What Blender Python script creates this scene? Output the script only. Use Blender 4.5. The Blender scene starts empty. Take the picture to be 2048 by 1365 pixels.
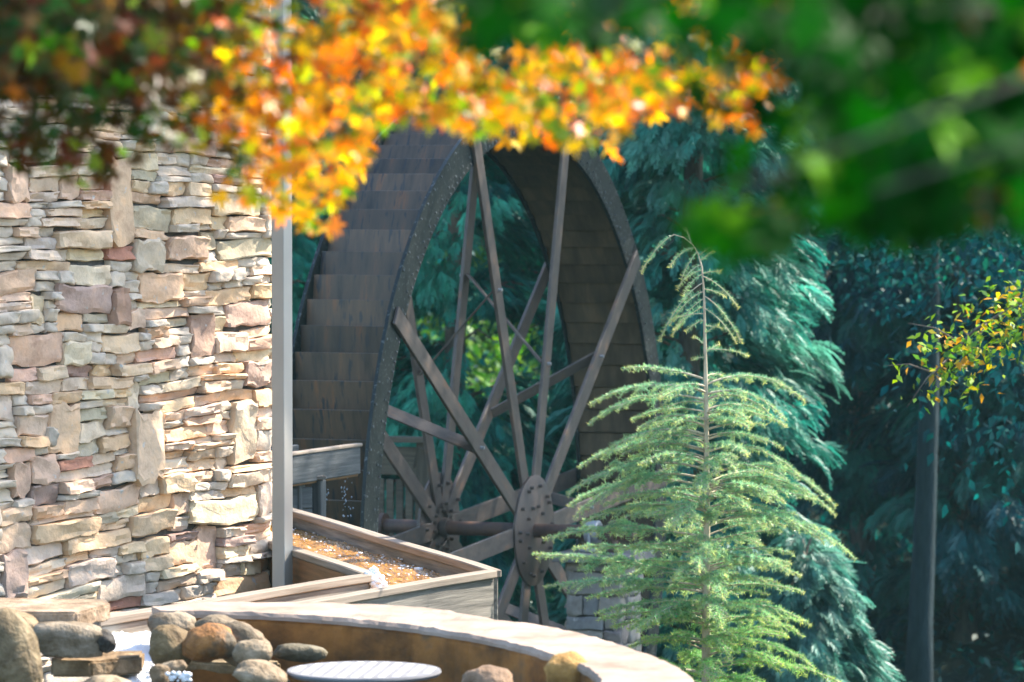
import bpy, bmesh, math, random
import numpy as np
from mathutils import Vector, Matrix, Euler

rng = np.random.default_rng(11)
random.seed(11)
S = bpy.context.scene
COL = S.collection

# ------------------------------------------------------------------ camera
F_PX, CX, CY = 8382.35, 1024.0, 682.5
HOR = 350.0
EYE = 7.0
PITCH = math.atan((CY - HOR) / F_PX)
cam_d = bpy.data.cameras.new('camera')
cam = bpy.data.objects.new('camera', cam_d)
COL.objects.link(cam)
cam.location = (0, 0, EYE)
cam.rotation_euler = (math.pi / 2 - PITCH, 0, 0)
cam_d.sensor_width = 36.0
cam_d.lens = F_PX / 2048 * 36.0
cam_d.clip_start = 0.1
cam_d.clip_end = 1000
cam_d.dof.use_dof = True
cam_d.dof.focus_distance = 25.5
cam_d.dof.aperture_fstop = 3.5
S.camera = cam

# ------------------------------------------------------------------ world and sun
SUN_AZ, SUN_EL = math.radians(60), math.radians(46)
SUN = Vector((math.cos(SUN_EL) * math.sin(SUN_AZ), math.cos(SUN_EL) * math.cos(SUN_AZ), math.sin(SUN_EL)))
W = bpy.data.worlds.new('World')
S.world = W
W.use_nodes = True
wn = W.node_tree
sky = wn.nodes.new('ShaderNodeTexSky')
sky.sky_type = 'NISHITA'
sky.sun_disc = False
sky.sun_elevation = SUN_EL
sky.sun_rotation = SUN_AZ
bg = wn.nodes['Background']
bg.inputs['Strength'].default_value = 0.15
wn.links.new(sky.outputs[0], bg.inputs[0])
sl = bpy.data.lights.new('sun', 'SUN')
sl.energy = 4.2
sl.angle = math.radians(0.53)
sl.color = (1.0, 0.91, 0.79)
so = bpy.data.objects.new('sun', sl)
COL.objects.link(so)
so.rotation_euler = SUN.to_track_quat('Z', 'Y').to_euler()
S.view_settings.view_transform = 'Standard'
S.view_settings.look = 'None'
S.view_settings.gamma = 1
S.view_settings.use_curve_mapping = False
S.view_settings.exposure = 1.88
S.render.engine = 'CYCLES'
S.cycles.use_denoising = True
S.cycles.max_bounces = 8
S.cycles.transparent_max_bounces = 8
S.cycles.caustics_reflective = False
S.cycles.caustics_refractive = False
S.cycles.sample_clamp_indirect = 6
S.cycles.sample_clamp_direct = 40

# ------------------------------------------------------------------ helpers
_cp, _sp = math.cos(PITCH), math.sin(PITCH)


def ray(px, py):
    x, z = (px - CX) / F_PX, (CY - py) / F_PX
    return Vector((x, _cp + z * _sp, -_sp + z * _cp))


def at(px, py, y):                     # point of the picture at distance y
    d = ray(px, py)
    return Vector((0, 0, EYE)) + d * (y / d.y)


def atz(px, py, z):                    # point of the picture at height z
    d = ray(px, py)
    return Vector((0, 0, EYE)) + d * ((z - EYE) / d.z)


def meshdata(name, v, f, mat=None, smooth=False, col=None):
    """verts (n,3), faces: array (k,3) or list of lists"""
    me = bpy.data.meshes.new(name)
    if isinstance(f, np.ndarray):
        k, c = f.shape
        me.vertices.add(len(v)); me.loops.add(k * c); me.polygons.add(k)
        me.vertices.foreach_set('co', np.asarray(v, np.float32).ravel())
        me.loops.foreach_set('vertex_index', f.astype(np.int32).ravel())
        me.polygons.foreach_set('loop_start', np.arange(0, k * c, c, dtype=np.int32))
        me.update(calc_edges=True)
    else:
        me.from_pydata([tuple(map(float, p)) for p in v], [], f)
        me.update()
    if smooth:
        me.polygons.foreach_set('use_smooth', np.ones(len(me.polygons), bool))
    if col is not None:
        a = me.attributes.new('Col', 'FLOAT_COLOR', 'POINT')
        c4 = np.ones((len(v), 4), np.float32); c4[:, :3] = col
        a.data.foreach_set('color', c4.ravel())
    if mat is not None:
        me.materials.append(mat)
    return me


def link(name, me, parent=None, loc=None, mw=None, kind=None, label=None, cat=None, group=None, color=None):
    """links a mesh; its transform is given in the world, the parent is a root Empty/mesh or a part"""
    o = bpy.data.objects.new(name, me)
    COL.objects.link(o)
    if mw is None:
        mw = Matrix.Translation(Vector(loc)) if loc is not None else Matrix.Identity(4)
    WM[o] = mw
    if parent is not None:
        o.parent = parent
        o.matrix_basis = WM[parent].inverted() @ mw
    else:
        o.matrix_basis = mw
    if kind: o['kind'] = kind
    if label: o['label'] = label
    if cat: o['category'] = cat
    if group: o['group'] = group
    if color is not None: o.color = (*color, 1)
    return o


WM = {}
HAZE = .00028


def thing(name, label, cat, loc=(0, 0, 0), group=None):
    return link(name, None, None, loc, label=label, cat=cat, group=group)


def frame(x, up):
    x = Vector(x).normalized()
    y = Vector(up).cross(x).normalized()
    z = x.cross(y)
    return Matrix((x, y, z)).transposed()


def box_arrays(sx, sy, sz, bev=0.006):
    bm = bmesh.new()
    bmesh.ops.create_cube(bm, size=1)
    bmesh.ops.scale(bm, vec=(sx, sy, sz), verts=bm.verts)
    if bev:
        bmesh.ops.bevel(bm, geom=list(bm.edges), offset=bev, segments=1, affect='EDGES')
    return bm


def bm_mesh(bm, name, mat, smooth=False):
    me = bpy.data.meshes.new(name)
    bm.to_mesh(me); bm.free()
    if mat: me.materials.append(mat)
    if smooth:
        me.polygons.foreach_set('use_smooth', np.ones(len(me.polygons), bool))
    return me


def board(name, p0, p1, wy, wz, mat, parent=None, up=(0, 0, 1), bev=0.006, off=(0, 0), cuts=0, wob=0.0, **kw):
    """a beam from p0 to p1, wy across, wz along up; off moves it sideways/up"""
    p0, p1 = Vector(p0), Vector(p1)
    L = (p1 - p0).length
    R = frame(p1 - p0, up)
    bm = box_arrays(L, wy, wz, bev)
    if cuts:
        es = [e for e in bm.edges if abs(abs((e.verts[0].co - e.verts[1].co).normalized().x) - 1) < 1e-3 and (e.verts[0].co - e.verts[1].co).length > L * .5]
        bmesh.ops.subdivide_edges(bm, edges=es, cuts=cuts)
        for v in bm.verts:
            v.co.y += wob * math.sin(v.co.x * 3.1 + wy * 90) * .6 + random.uniform(-wob, wob) * .3
            v.co.z += wob * math.sin(v.co.x * 2.3 + 1 + wz * 50) * .6 + random.uniform(-wob, wob) * .3
    me = bm_mesh(bm, name, mat)
    M = Matrix.Translation((p0 + p1) / 2 + R @ Vector((0, off[0], off[1]))) @ R.to_4x4()
    return link(name, me, parent, mw=M, **kw)


def lathe(name, prof, axis_p, axis_d, mat, parent=None, seg=32, smooth=True, **kw):
    """prof = list of (along, radius)"""
    v, f = [], []
    for a, r in prof:
        for i in range(seg):
            t = 2 * math.pi * i / seg
            v.append((r * math.cos(t), r * math.sin(t), a))
    n = len(prof)
    for j in range(n - 1):
        for i in range(seg):
            i2 = (i + 1) % seg
            f.append([j * seg + i, j * seg + i2, (j + 1) * seg + i2, (j + 1) * seg + i])
    f.append(list(range(seg))[::-1]); f.append([(n - 1) * seg + i for i in range(seg)])
    me = meshdata(name, v, f, mat)
    q = Vector(axis_d).to_track_quat('Z', 'Y')
    if smooth:
        for p in me.polygons:
            p.use_smooth = len(p.vertices) == 4
        try:
            me.set_sharp_from_angle(angle=math.radians(40))
        except Exception:
            pass
    return link(name, me, parent, mw=Matrix.Translation(Vector(axis_p)) @ q.to_matrix().to_4x4(), **kw)


def tube_arrays(pts, rad, seg=6):
    pts = [Vector(p) for p in pts]
    n = len(pts)
    if not hasattr(rad, '__len__'): rad = [rad] * n
    v, f = [], []
    ref = Vector((0.13, 0.21, 0.97))
    for i, p in enumerate(pts):
        t = (pts[min(i + 1, n - 1)] - pts[max(i - 1, 0)]).normalized()
        a = t.cross(ref)
        if a.length < .05: a = t.cross(Vector((1, 0, 0)))
        a.normalize(); b = t.cross(a)
        for k in range(seg):
            g = 2 * math.pi * k / seg
            v.append(p + (a * math.cos(g) + b * math.sin(g)) * rad[i])
    for i in range(n - 1):
        for k in range(seg):
            k2 = (k + 1) % seg
            f.append([i * seg + k, i * seg + k2, (i + 1) * seg + k2, (i + 1) * seg + k])
    f.append(list(range(seg))[::-1]); f.append([(n - 1) * seg + k for k in range(seg)])
    return v, f


class Join:
    def __init__(s): s.v, s.f = [], []
    def add(s, v, f):
        o = len(s.v); s.v += [tuple(p) for p in v]; s.f += [[i + o for i in q] for q in f]
    def mesh(s, name, mat, smooth=False): return meshdata(name, s.v, s.f, mat, smooth)


# ------------------------------------------------------------------ materials
def new_mat(name):
    m = bpy.data.materials.new(name); m.use_nodes = True
    return m, m.node_tree.nodes, m.node_tree.links, m.node_tree.nodes['Principled BSDF']


def mat_mottled(name, cols, scale=6, stretch=(1, 1, 1), rough=.8, bump=.3, bscale=None, coords='Object', detail=8, objcol=False, attr=None,
                spec=.3, dist=0.01, jitter=.0, metal=0.0, spots=None):
    m, N, L, P = new_mat(name)
    P.inputs['Roughness'].default_value = rough
    P.inputs['Specular IOR Level'].default_value = spec
    P.inputs['Metallic'].default_value = metal
    tc = N.new('ShaderNodeTexCoord')
    mp = N.new('ShaderNodeMapping'); mp.inputs['Scale'].default_value = stretch
    L.new(tc.outputs[coords], mp.inputs[0])
    oi = N.new('ShaderNodeObjectInfo')
    off = N.new('ShaderNodeVectorMath'); off.operation = 'MULTIPLY_ADD'
    L.new(oi.outputs['Random'], off.inputs[0]); off.inputs[1].default_value = (37, 19, 53)
    L.new(mp.outputs[0], off.inputs[2])
    n1 = N.new('ShaderNodeTexNoise'); n1.inputs['Scale'].default_value = scale; n1.inputs['Detail'].default_value = detail
    n1.inputs['Roughness'].default_value = .62
    L.new(off.outputs[0], n1.inputs['Vector'])
    rp = N.new('ShaderNodeValToRGB')
    e = rp.color_ramp.elements
    k = len(cols)
    while len(e) < k: e.new(.5)
    for i, c in enumerate(cols):
        e[i].position = .28 + .44 * i / max(k - 1, 1); e[i].color = (*c, 1)
    L.new(n1.outputs['Fac'], rp.inputs[0])
    out = rp.outputs[0]
    if objcol or attr:
        mx = N.new('ShaderNodeMix'); mx.data_type = 'RGBA'; mx.blend_type = 'MULTIPLY'; mx.inputs[0].default_value = 1
        L.new(out, mx.inputs[6])
        if objcol:
            L.new(oi.outputs['Color'], mx.inputs[7])
        else:
            at_ = N.new('ShaderNodeAttribute'); at_.attribute_name = attr
            L.new(at_.outputs['Color'], mx.inputs[7])
        out = mx.outputs[2]
    if spots:                                   # (colour, scale, threshold)
        n3 = N.new('ShaderNodeTexNoise'); n3.inputs['Scale'].default_value = spots[1]; n3.inputs['Detail'].default_value = 5
        L.new(off.outputs[0], n3.inputs['Vector'])
        r3 = N.new('ShaderNodeValToRGB'); r3.color_ramp.elements[0].position = spots[2]; r3.color_ramp.elements[1].position = spots[2] + .06
        L.new(n3.outputs['Fac'], r3.inputs[0])
        m3 = N.new('ShaderNodeMix'); m3.data_type = 'RGBA'
        L.new(r3.outputs[0], m3.inputs[0]); L.new(out, m3.inputs[6]); m3.inputs[7].default_value = (*spots[0], 1)
        out = m3.outputs[2]
    if jitter:
        hs = N.new('ShaderNodeHueSaturation')
        mr = N.new('ShaderNodeMapRange'); mr.inputs[3].default_value = 1 - jitter; mr.inputs[4].default_value = 1 + jitter
        L.new(oi.outputs['Random'], mr.inputs[0]); L.new(mr.outputs[0], hs.inputs['Value'])
        L.new(out, hs.inputs['Color']); out = hs.outputs[0]
    L.new(out, P.inputs['Base Color'])
    if bump:
        n2 = N.new('ShaderNodeTexNoise'); n2.inputs['Scale'].default_value = bscale or scale * 4; n2.inputs['Detail'].default_value = 6
        L.new(off.outputs[0], n2.inputs['Vector'])
        b = N.new('ShaderNodeBump'); b.inputs['Strength'].default_value = bump; b.inputs['Distance'].default_value = dist
        L.new(n2.outputs['Fac'], b.inputs['Height']); L.new(b.outputs[0], P.inputs['Normal'])
    return m


def mat_leaf(name, attr=False, transl=.5, rough=.42, spec=.4, tcol=1.0, vary=.25):
    m, N, L, P = new_mat(name)
    if attr:
        a = N.new('ShaderNodeAttribute'); a.attribute_name = 'Col'; c = a.outputs['Color']
    else:
        a = N.new('ShaderNodeObjectInfo'); c = a.outputs['Color']
    tc = N.new('ShaderNodeTexCoord')
    n = N.new('ShaderNodeTexNoise'); n.inputs['Scale'].default_value = 18 if not attr else 6; n.inputs['Detail'].default_value = 4
    L.new(tc.outputs['Object'], n.inputs['Vector'])
    mr = N.new('ShaderNodeMapRange'); mr.inputs[1].default_value = .3; mr.inputs[2].default_value = .7
    mr.inputs[3].default_value = 1 - vary; mr.inputs[4].default_value = 1 + vary
    L.new(n.outputs['Fac'], mr.inputs[0])
    hs = N.new('ShaderNodeHueSaturation'); L.new(mr.outputs[0], hs.inputs['Value']); L.new(c, hs.inputs['Color'])
    P.inputs['Roughness'].default_value = rough
    P.inputs['Specular IOR Level'].default_value = spec
    L.new(hs.outputs[0], P.inputs['Base Color'])
    t = N.new('ShaderNodeBsdfTranslucent')
    h2 = N.new('ShaderNodeHueSaturation'); h2.inputs['Value'].default_value = tcol; h2.inputs['Saturation'].default_value = 1.1
    L.new(hs.outputs[0], h2.inputs['Color']); L.new(h2.outputs[0], t.inputs['Color'])
    mx = N.new('ShaderNodeMixShader'); mx.inputs[0].default_value = transl
    L.new(P.outputs[0], mx.inputs[1]); L.new(t.outputs[0], mx.inputs[2])
    L.new(mx.outputs[0], N['Material Output'].inputs[0])
    return m


M_STONE = mat_mottled('wall stone', [(.72, .68, .66), (1, 1, 1), (1.2, 1.12, 1.0)], scale=9, rough=.9, bump=.55, bscale=34, objcol=True, dist=.012, spots=((.50, .47, .42), 14, .66))
M_MORTAR = mat_mottled('dark mortar', [(.05, .045, .04), (.12, .11, .10)], scale=12, rough=.95, bump=.5)
M_WOOD = mat_mottled('weathered grey wood', [(.07, .065, .058), (.18, .165, .14), (.29, .265, .225)], scale=5, stretch=(.35, 7, 7), rough=.85, bump=.5, bscale=14, jitter=.1, dist=.006)
M_WOODW = mat_mottled('wet brown wood', [(.06, .03, .012), (.17, .085, .03), (.27, .13, .05)], scale=4, stretch=(.4, 6, 6), rough=.5, bump=.4, bscale=12, jitter=.1, dist=.006)
M_SHADEWOOD = mat_mottled('damp shaded wood', [(.03, .034, .036), (.065, .072, .075), (.12, .125, .125)], scale=5, stretch=(.35, 7, 7), rough=.6, bump=.5, bscale=14, dist=.006)  # damp wood; the chute's bluish shade is put into this darker colour
M_RAIL = mat_mottled('sunbleached rail wood', [(.15, .12, .09), (.25, .205, .16), (.33, .275, .22)], scale=5, stretch=(.3, 8, 8), rough=.85, bump=.4, bscale=14, jitter=.08, dist=.005)
M_BUCKET = mat_mottled('brown painted steel', [(.024, .019, .015), (.062, .043, .029), (.088, .056, .034), (.17, .070, .028)], scale=2.2, stretch=(.8, .8, 5), rough=.5, bump=.25, bscale=16, jitter=.3, spec=.45, spots=((.028, .027, .028), 6, .58))
M_SOLE = mat_mottled('dark brown sole board', [(.032, .023, .013), (.065, .046, .026), (.11, .075, .042)], scale=3, stretch=(.8, .8, 3), rough=.75, bump=.2, jitter=.2, spec=.25)
M_RING = mat_mottled('black green painted iron', [(.003, .006, .006), (.006, .011, .010), (.012, .017, .015)], scale=5, rough=.5, bump=.2, bscale=24, spec=.35, spots=((.075, .085, .085), 34, .60))
M_ARM = mat_mottled('grey brown painted steel', [(.058, .044, .037), (.09, .071, .06), (.115, .09, .074), (.18, .10, .06)], scale=2.4, stretch=(2, 5, 1), rough=.5, bump=.2, jitter=.1, spec=.4)
M_RUST = mat_mottled('rusty steel', [(.05, .035, .03), (.10, .06, .045), (.17, .085, .05)], scale=6, rough=.6, bump=.2, spec=.4)
M_PLATE = mat_mottled('brown plate', [(.06, .046, .04), (.09, .066, .054), (.14, .09, .065)], scale=4, rough=.5, bump=.15, spec=.4)
M_GALV = mat_mottled('galvanised grey metal', [(.28, .29, .30), (.42, .43, .44)], scale=10, rough=.45, bump=.1, metal=.3)
M_RIVET = mat_mottled('dull rivet', [(.06, .065, .065), (.17, .18, .18)], scale=3, rough=.5, bump=0)
M_POST = mat_mottled('pale grey post paint', [(.36, .33, .28), (.42, .39, .335)], scale=2, rough=.55, bump=.05, spec=.4)
M_CAP = mat_mottled('pale sandstone cap', [(.20, .15, .115), (.31, .24, .19), (.37, .30, .245)], scale=3.5, rough=.95, bump=.45, bscale=26, dist=.01, spec=.05)
M_DRIB = mat_mottled('pale disc ridge', [(.36, .36, .37), (.46, .46, .47)], scale=6, rough=.9, bump=.2, spec=.05)
M_DISC = mat_mottled('pale disc', [(.15, .15, .155), (.22, .22, .225)], scale=6, rough=.9, bump=.2, spec=.05)  # darker than the ridges; the shading between them is put into the colour
M_BASIN = mat_mottled('rust stained basin wall', [(.04, .02, .008), (.17, .07, .014), (.30, .125, .026), (.12, .08, .045)], scale=2.8, stretch=(1, 1, 1.3), rough=.75, bump=.6, bscale=18, detail=10)
M_ROCK = mat_mottled('basin rock', [(.20, .135, .07), (.56, .46, .34), (1.0, .87, .72)], scale=8, rough=.75, bump=1.0, bscale=26, objcol=True, dist=.02, spots=((.10, .075, .045), 3.5, .6))
M_BLUESTONE = mat_mottled('grey bluestone', [(.16, .15, .15), (.24, .225, .22)], scale=5, rough=.85, bump=.3)
M_FENCE = mat_mottled('brown fence wood', [(.05, .04, .028), (.10, .08, .055), (.15, .12, .085)], scale=5, stretch=(.4, 7, 7), rough=.9, bump=.3, jitter=.2)
M_BARK = mat_mottled('grey bark', [(.07, .06, .05), (.15, .125, .10), (.22, .19, .15)], scale=7, stretch=(3, 3, .6), rough=.95, bump=.8, bscale=16, dist=.03)
M_SHADEBARK = mat_mottled('shaded grey bark', [(.008, .020, .024), (.015, .032, .037), (.024, .044, .050)], scale=7, stretch=(3, 3, .6), rough=.95, bump=.8, bscale=16, dist=.03)  # darker bark copy, the shade and haze of the woods put into its colour
M_CBARK = mat_mottled('cedar bark', [(.30, .25, .18), (.46, .39, .28), (.56, .48, .36)], scale=14, stretch=(2, 2, .8), rough=.9, bump=.5, dist=.006)
M_GROUND = mat_mottled('forest floor', [(.008, .018, .012), (.015, .028, .016), (.03, .035, .018)], scale=1.4, rough=.95, bump=.8, bscale=9, coords='Object', dist=.05)
M_NEEDLE = mat_leaf('cedar needles', attr=True, transl=.5, rough=.35, spec=.6, tcol=1.3, vary=.15)
M_FROND = mat_leaf('conifer fronds', attr=True, transl=.4, rough=.45, spec=.4, vary=.3)
M_LEAFMASS = mat_leaf('leaf mass', attr=True, transl=.42, rough=.45, spec=.22, vary=.25)
M_MLEAF = mat_leaf('maple leaf', attr=False, transl=.6, rough=.35, spec=.3, tcol=1.25, vary=.2)
M_GLEAF = mat_leaf('green leaf', attr=False, transl=.45, rough=.5, spec=.06, tcol=1.1, vary=.2)
M_GLEAFM = mat_leaf('green leaf mass', attr=True, transl=.45, rough=.5, spec=.06, tcol=1.1, vary=.2)
M_MLEAFM = mat_leaf('maple leaf mass', attr=True, transl=.6, rough=.35, spec=.3, tcol=1.25, vary=.2)


def mat_water(name, c1, c2, scale, stretch, rough=.07, bump=.6, dist=.03, foam=None):
    m, N, L, P = new_mat(name)
    tc = N.new('ShaderNodeTexCoord'); mp = N.new('ShaderNodeMapping'); mp.inputs['Scale'].default_value = stretch
    L.new(tc.outputs['Object'], mp.inputs[0])
    n = N.new('ShaderNodeTexNoise'); n.inputs['Scale'].default_value = scale; n.inputs['Detail'].default_value = 6; n.inputs['Roughness'].default_value = .6
    L.new(mp.outputs[0], n.inputs['Vector'])
    rp = N.new('ShaderNodeValToRGB'); rp.color_ramp.elements[0].color = (*c1, 1); rp.color_ramp.elements[1].color = (*c2, 1)
    rp.color_ramp.elements[0].position = .35; rp.color_ramp.elements[1].position = .62
    if foam:
        e = rp.color_ramp.elements.new(foam); e.color = (.8, .8, .8, 1)
    L.new(n.outputs['Fac'], rp.inputs[0]); L.new(rp.outputs[0], P.inputs['Base Color'])
    b = N.new('ShaderNodeBump'); b.inputs['Strength'].default_value = bump; b.inputs['Distance'].default_value = dist
    n2 = N.new('ShaderNodeTexNoise'); n2.inputs['Scale'].default_value = scale * 1.7; n2.inputs['Detail'].default_value = 5
    L.new(mp.outputs[0], n2.inputs['Vector'])
    L.new(n2.outputs['Fac'], b.inputs['Height']); L.new(b.outputs[0], P.inputs['Normal'])
    P.inputs['Roughness'].default_value = rough
    P.inputs['IOR'].default_value = 1.33
    P.inputs['Specular IOR Level'].default_value = .6
    return m


M_AMBER = mat_water('amber trough water', (.20, .085, .015), (.55, .27, .06), 8, (.55, 3.2, 1), rough=.05, bump=1.0, foam=.70)
M_POOL = mat_water('dark pool water', (.015, .02, .02), (.04, .045, .04), 5, (1, 1, 1), bump=.35)
M_FOAM = mat_mottled('white foam', [(.75, .77, .8), (.9, .9, .9)], scale=20, rough=.35, bump=.6, spec=.5)
M_DROP = mat_water('falling water drops', (.16, .2, .27), (.32, .38, .46), 30, (1, 1, 1))


# ------------------------------------------------------------------ ground
def sm(t): t = np.clip(t, 0, 1); return t * t * (3 - 2 * t)


def terr(x, y):
    x = np.asarray(x, float); y = np.asarray(y, float)
    h = 5.3 - 1.7 * sm((y - 6) / 9) - 3.4 * sm((y - 21.5) / 7.5)
    h = h + np.where(y > 44, (y - 44) * .262, 0) + np.where(y > 60, (y - 60) * .14, 0)
    h = h + np.where(y > 46, .25 * np.sin(x * .9 + y * .4) + .2 * np.sin(x * .37 - y * .23), .05 * np.sin(x * 2 + y))
    return h - np.where(y > 130, (y - 130) * .39, 0)


gx = np.concatenate([np.linspace(-120, -14, 22), np.linspace(-12, 14, 53), np.linspace(16, 120, 22)])
gy = np.concatenate([np.linspace(-60, -4, 10), np.linspace(-2, 100, 137), np.linspace(105, 220, 16)])
GX, GY = np.meshgrid(gx, gy)
GV = np.stack([GX, GY, terr(GX, GY)], -1).reshape(-1, 3)
nx_, ny_ = len(gx), len(gy)
ii = np.arange(nx_ * ny_).reshape(ny_, nx_)
GF = np.stack([ii[:-1, :-1], ii[:-1, 1:], ii[1:, 1:], ii[1:, :-1]], -1).reshape(-1, 4)
link('ground', meshdata('ground', GV, GF, M_GROUND, True), kind='structure')

# thin blue green air
hv0, hv1 = GV.min(0), GV.max(0)
bm = bmesh.new(); bmesh.ops.create_cube(bm, size=1)
hzm = bpy.data.materials.new('air'); hzm.use_nodes = True
_n = hzm.node_tree; _n.nodes.remove(_n.nodes['Principled BSDF'])
pvn = _n.nodes.new('ShaderNodeVolumePrincipled'); pvn.inputs['Density'].default_value = HAZE; pvn.inputs['Color'].default_value = (.5, .92, .96, 1)
_n.links.new(pvn.outputs[0], _n.nodes['Material Output'].inputs['Volume'])
hz_lo = np.array([hv0[0] - 2, hv0[1] - 2, hv0[2] - 1]); hz_hi = np.array([hv1[0] + 2, hv1[1] + 2, max(hv1[2], 24) + 2])
bmesh.ops.scale(bm, vec=tuple(hz_hi - hz_lo), verts=bm.verts)
link('haze', bm_mesh(bm, 'haze', hzm), loc=(hz_lo + hz_hi) / 2, kind='stuff')

# ------------------------------------------------------------------ stone wall
WP = Vector((-1.53, 26.2, 0)); WA = Vector((-.574, -.819, 0)).normalized(); WN = Vector((-WA.y, WA.x, 0))
if WN.y > 0: WN = -WN


def on_wall(px, py):
    d = ray(px, py); o = Vector((0, 0, EYE))
    t = (WP - o).dot(WN) / d.dot(WN)
    p = o + d * t
    if px > 512:
        p = p - WN * (.0000 + .22 * min(1, (px - 512) / 70) ** 2)
    return p


def tilt(v): return .19 * min(1.25, max(-.35, (v - 470) / 620))


BEI = [(.44, .345, .235), (.47, .39, .285), (.40, .335, .26), (.50, .42, .33), (.37, .305, .235), (.46, .365, .245), (.43, .385, .315), (.38, .35, .30)]
PUR = (.24, .19, .175); PINK = (.40, .30, .235); RED = (.27, .15, .11); GRN = (.31, .305, .235); TAN = (.46, .365, .275); PALE = (.51, .44, .355); BLU = (.34, .335, .30)
FIXED = [(205, 322, 253, 492, TAN), (237, 338, 317, 405, PINK), (0, 328, 45, 402, TAN), (12, 276, 98, 322, PALE), (320, 466, 400, 512, TAN), (270, 543, 358, 600, PINK),
         (105, 572, 212, 625, PUR), (213, 572, 241, 640, RED), (368, 625, 415, 722, PUR), (55, 598, 85, 652, TAN), (446, 606, 540, 656, PUR), (132, 535, 213, 570, PALE),
         (11, 676, 115, 730, PINK), (193, 662, 263, 697, TAN), (475, 723, 540, 776, PUR), (450, 806, 501, 930, GRN), (94, 808, 147, 900, TAN), (250, 822, 312, 967, TAN),
         (308, 893, 369, 939, PALE), (57, 904, 103, 967, PINK), (180, 974, 272, 1022, TAN), (367, 996, 505, 1047, PALE), (385, 1051, 433, 1143, PINK), (-10, 1106, 37, 1192, PUR),
         (253, 1029, 336, 1071, TAN), (29, 1112, 119, 1148, PALE), (411, 380, 512, 430, TAN), (45, 250, 130, 275, PALE), (310, 330, 372, 352, BLU), (100, 465, 205, 500, TAN),
         (15, 165, 62, 196, TAN), (65, 165, 120, 195, PALE), (446, 430, 515, 466, TAN), (400, 462, 428, 500, GRN), (251, 756, 275, 818, PALE), (148, 440, 205, 462, PALE)]
CELL = 4
X0, X1, V0, V1 = -140, 580, -70, 1330
GWd, GHt = (X1 - X0) // CELL, (V1 - V0) // CELL
occ = np.zeros((GHt, GWd), bool)
rects = []
for (a, b, c, d, colr) in FIXED:
    vm = (b + d) / 2; sh = tilt(vm) * ((a + c) / 2 - 300)
    i0, i1 = round((a - X0) / CELL), round((c - X0) / CELL)
    j0, j1 = round((b + sh - V0) / CELL), round((d + sh - V0) / CELL)
    i0 = max(0, i0)
    if occ[j0:j1, i0:i1].any():
        # shrink away from what is there already
        while occ[j0, i0:i1].any() and j1 - j0 > 5: j0 += 1
        while occ[j1 - 1, i0:i1].any() and j1 - j0 > 5: j1 -= 1
        while occ[j0:j1, i0].any() and i1 - i0 > 5: i0 += 1
        while occ[j0:j1, i1 - 1].any() and i1 - i0 > 5: i1 -= 1
        if occ[j0:j1, i0:i1].any(): continue
    occ[j0:j1, i0:i1] = True
    rects.append((i0, j0, i1, j1, colr))
r2 = random.Random(5)
j = 0
def runs(j0, j1):
    """free stretches of the band j0..j1"""
    fr_ok = ~occ[j0:j1].any(axis=0)
    out, i = [], 0
    while i < GWd:
        if not fr_ok[i]: i += 1; continue
        e = i
        while e < GWd and fr_ok[e]: e += 1
        out.append((i, e)); i = e
    return out
def put(i0, j0, i1, j1):
    if i1 - i0 < 2 or j1 - j0 < 2: return
    occ[j0:j1, i0:i1] = True
    rects.append((i0, j0, i1, j1, None))
def fill_run(i0, i1, j0, j1):
    h = j1 - j0; i = i0
    while i < i1:
        w = int(r2.uniform(.9, 3.3) * max(h, 6)) + r2.randint(1, 6)
        w = max(6, min(w, 32))
        if i1 - (i + w) < 7: w = i1 - i
        if w > 38: w = w // 2
        q = r2.random()
        if h >= 8 and q < .66:                # two or three thin ones on top of each other
            ks = 3 if h >= 11 and r2.random() < .4 else 2
            ys = [j0] + sorted(r2.sample(range(j0 + 3, j1 - 3), ks - 1)) + [j1]
            if min(b_ - a_ for a_, b_ in zip(ys[:-1], ys[1:])) < 3: ys = [j0, (j0 + j1) // 2, j1]
            for y0_, y1_ in zip(ys[:-1], ys[1:]):
                if w > 14 and r2.random() < .55:
                    c_ = i + r2.randint(6, w - 6); put(i, y0_, c_, y1_); put(c_, y0_, i + w, y1_)
                else: put(i, y0_, i + w, y1_)
        elif q > .90 and j1 + 5 < GHt and not occ[j1:j1 + 5, i:i + min(w, 14)].any():
            w = min(w, 14); put(i, j0, i + w, j1 + r2.randint(3, 5))
        else: put(i, j0, i + w, j1)
        i += w
while j < GHt - 4:
    h = r2.choice([5, 6, 7, 8, 9, 10, 11, 12])
    j1 = min(GHt, j + h)
    for (i0, i1) in runs(j, j1):
        if i1 - i0 >= 4: fill_run(i0, i1, j, j1)
    # what is left of the band beside stones that stick into it
    jj = j
    while jj < j1:
        i = 0
        while i < GWd:
            if occ[jj, i]: i += 1; continue
            e = i
            while e < GWd and not occ[jj, e]: e += 1
            d_ = jj
            while d_ < j1 and not occ[d_, i:e].any(): d_ += 1
            if d_ - jj >= 3 and e - i >= 3: fill_run(i, e, jj, d_) if e - i > 8 else put(i, jj, e, d_)
            else: occ[jj, i:e] = True
            i = e
        jj += 1
    j = j1
# slivers one cell high join nobody: they are left as joints
stones = []
for (i0, j0, i1, j1, colr) in rects:
    if (j1 - j0) * CELL < 9 or (i1 - i0) * CELL < 9: continue
    stones.append((X0 + i0 * CELL, V0 + j0 * CELL, X0 + i1 * CELL, V0 + j1 * CELL, colr))


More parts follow.
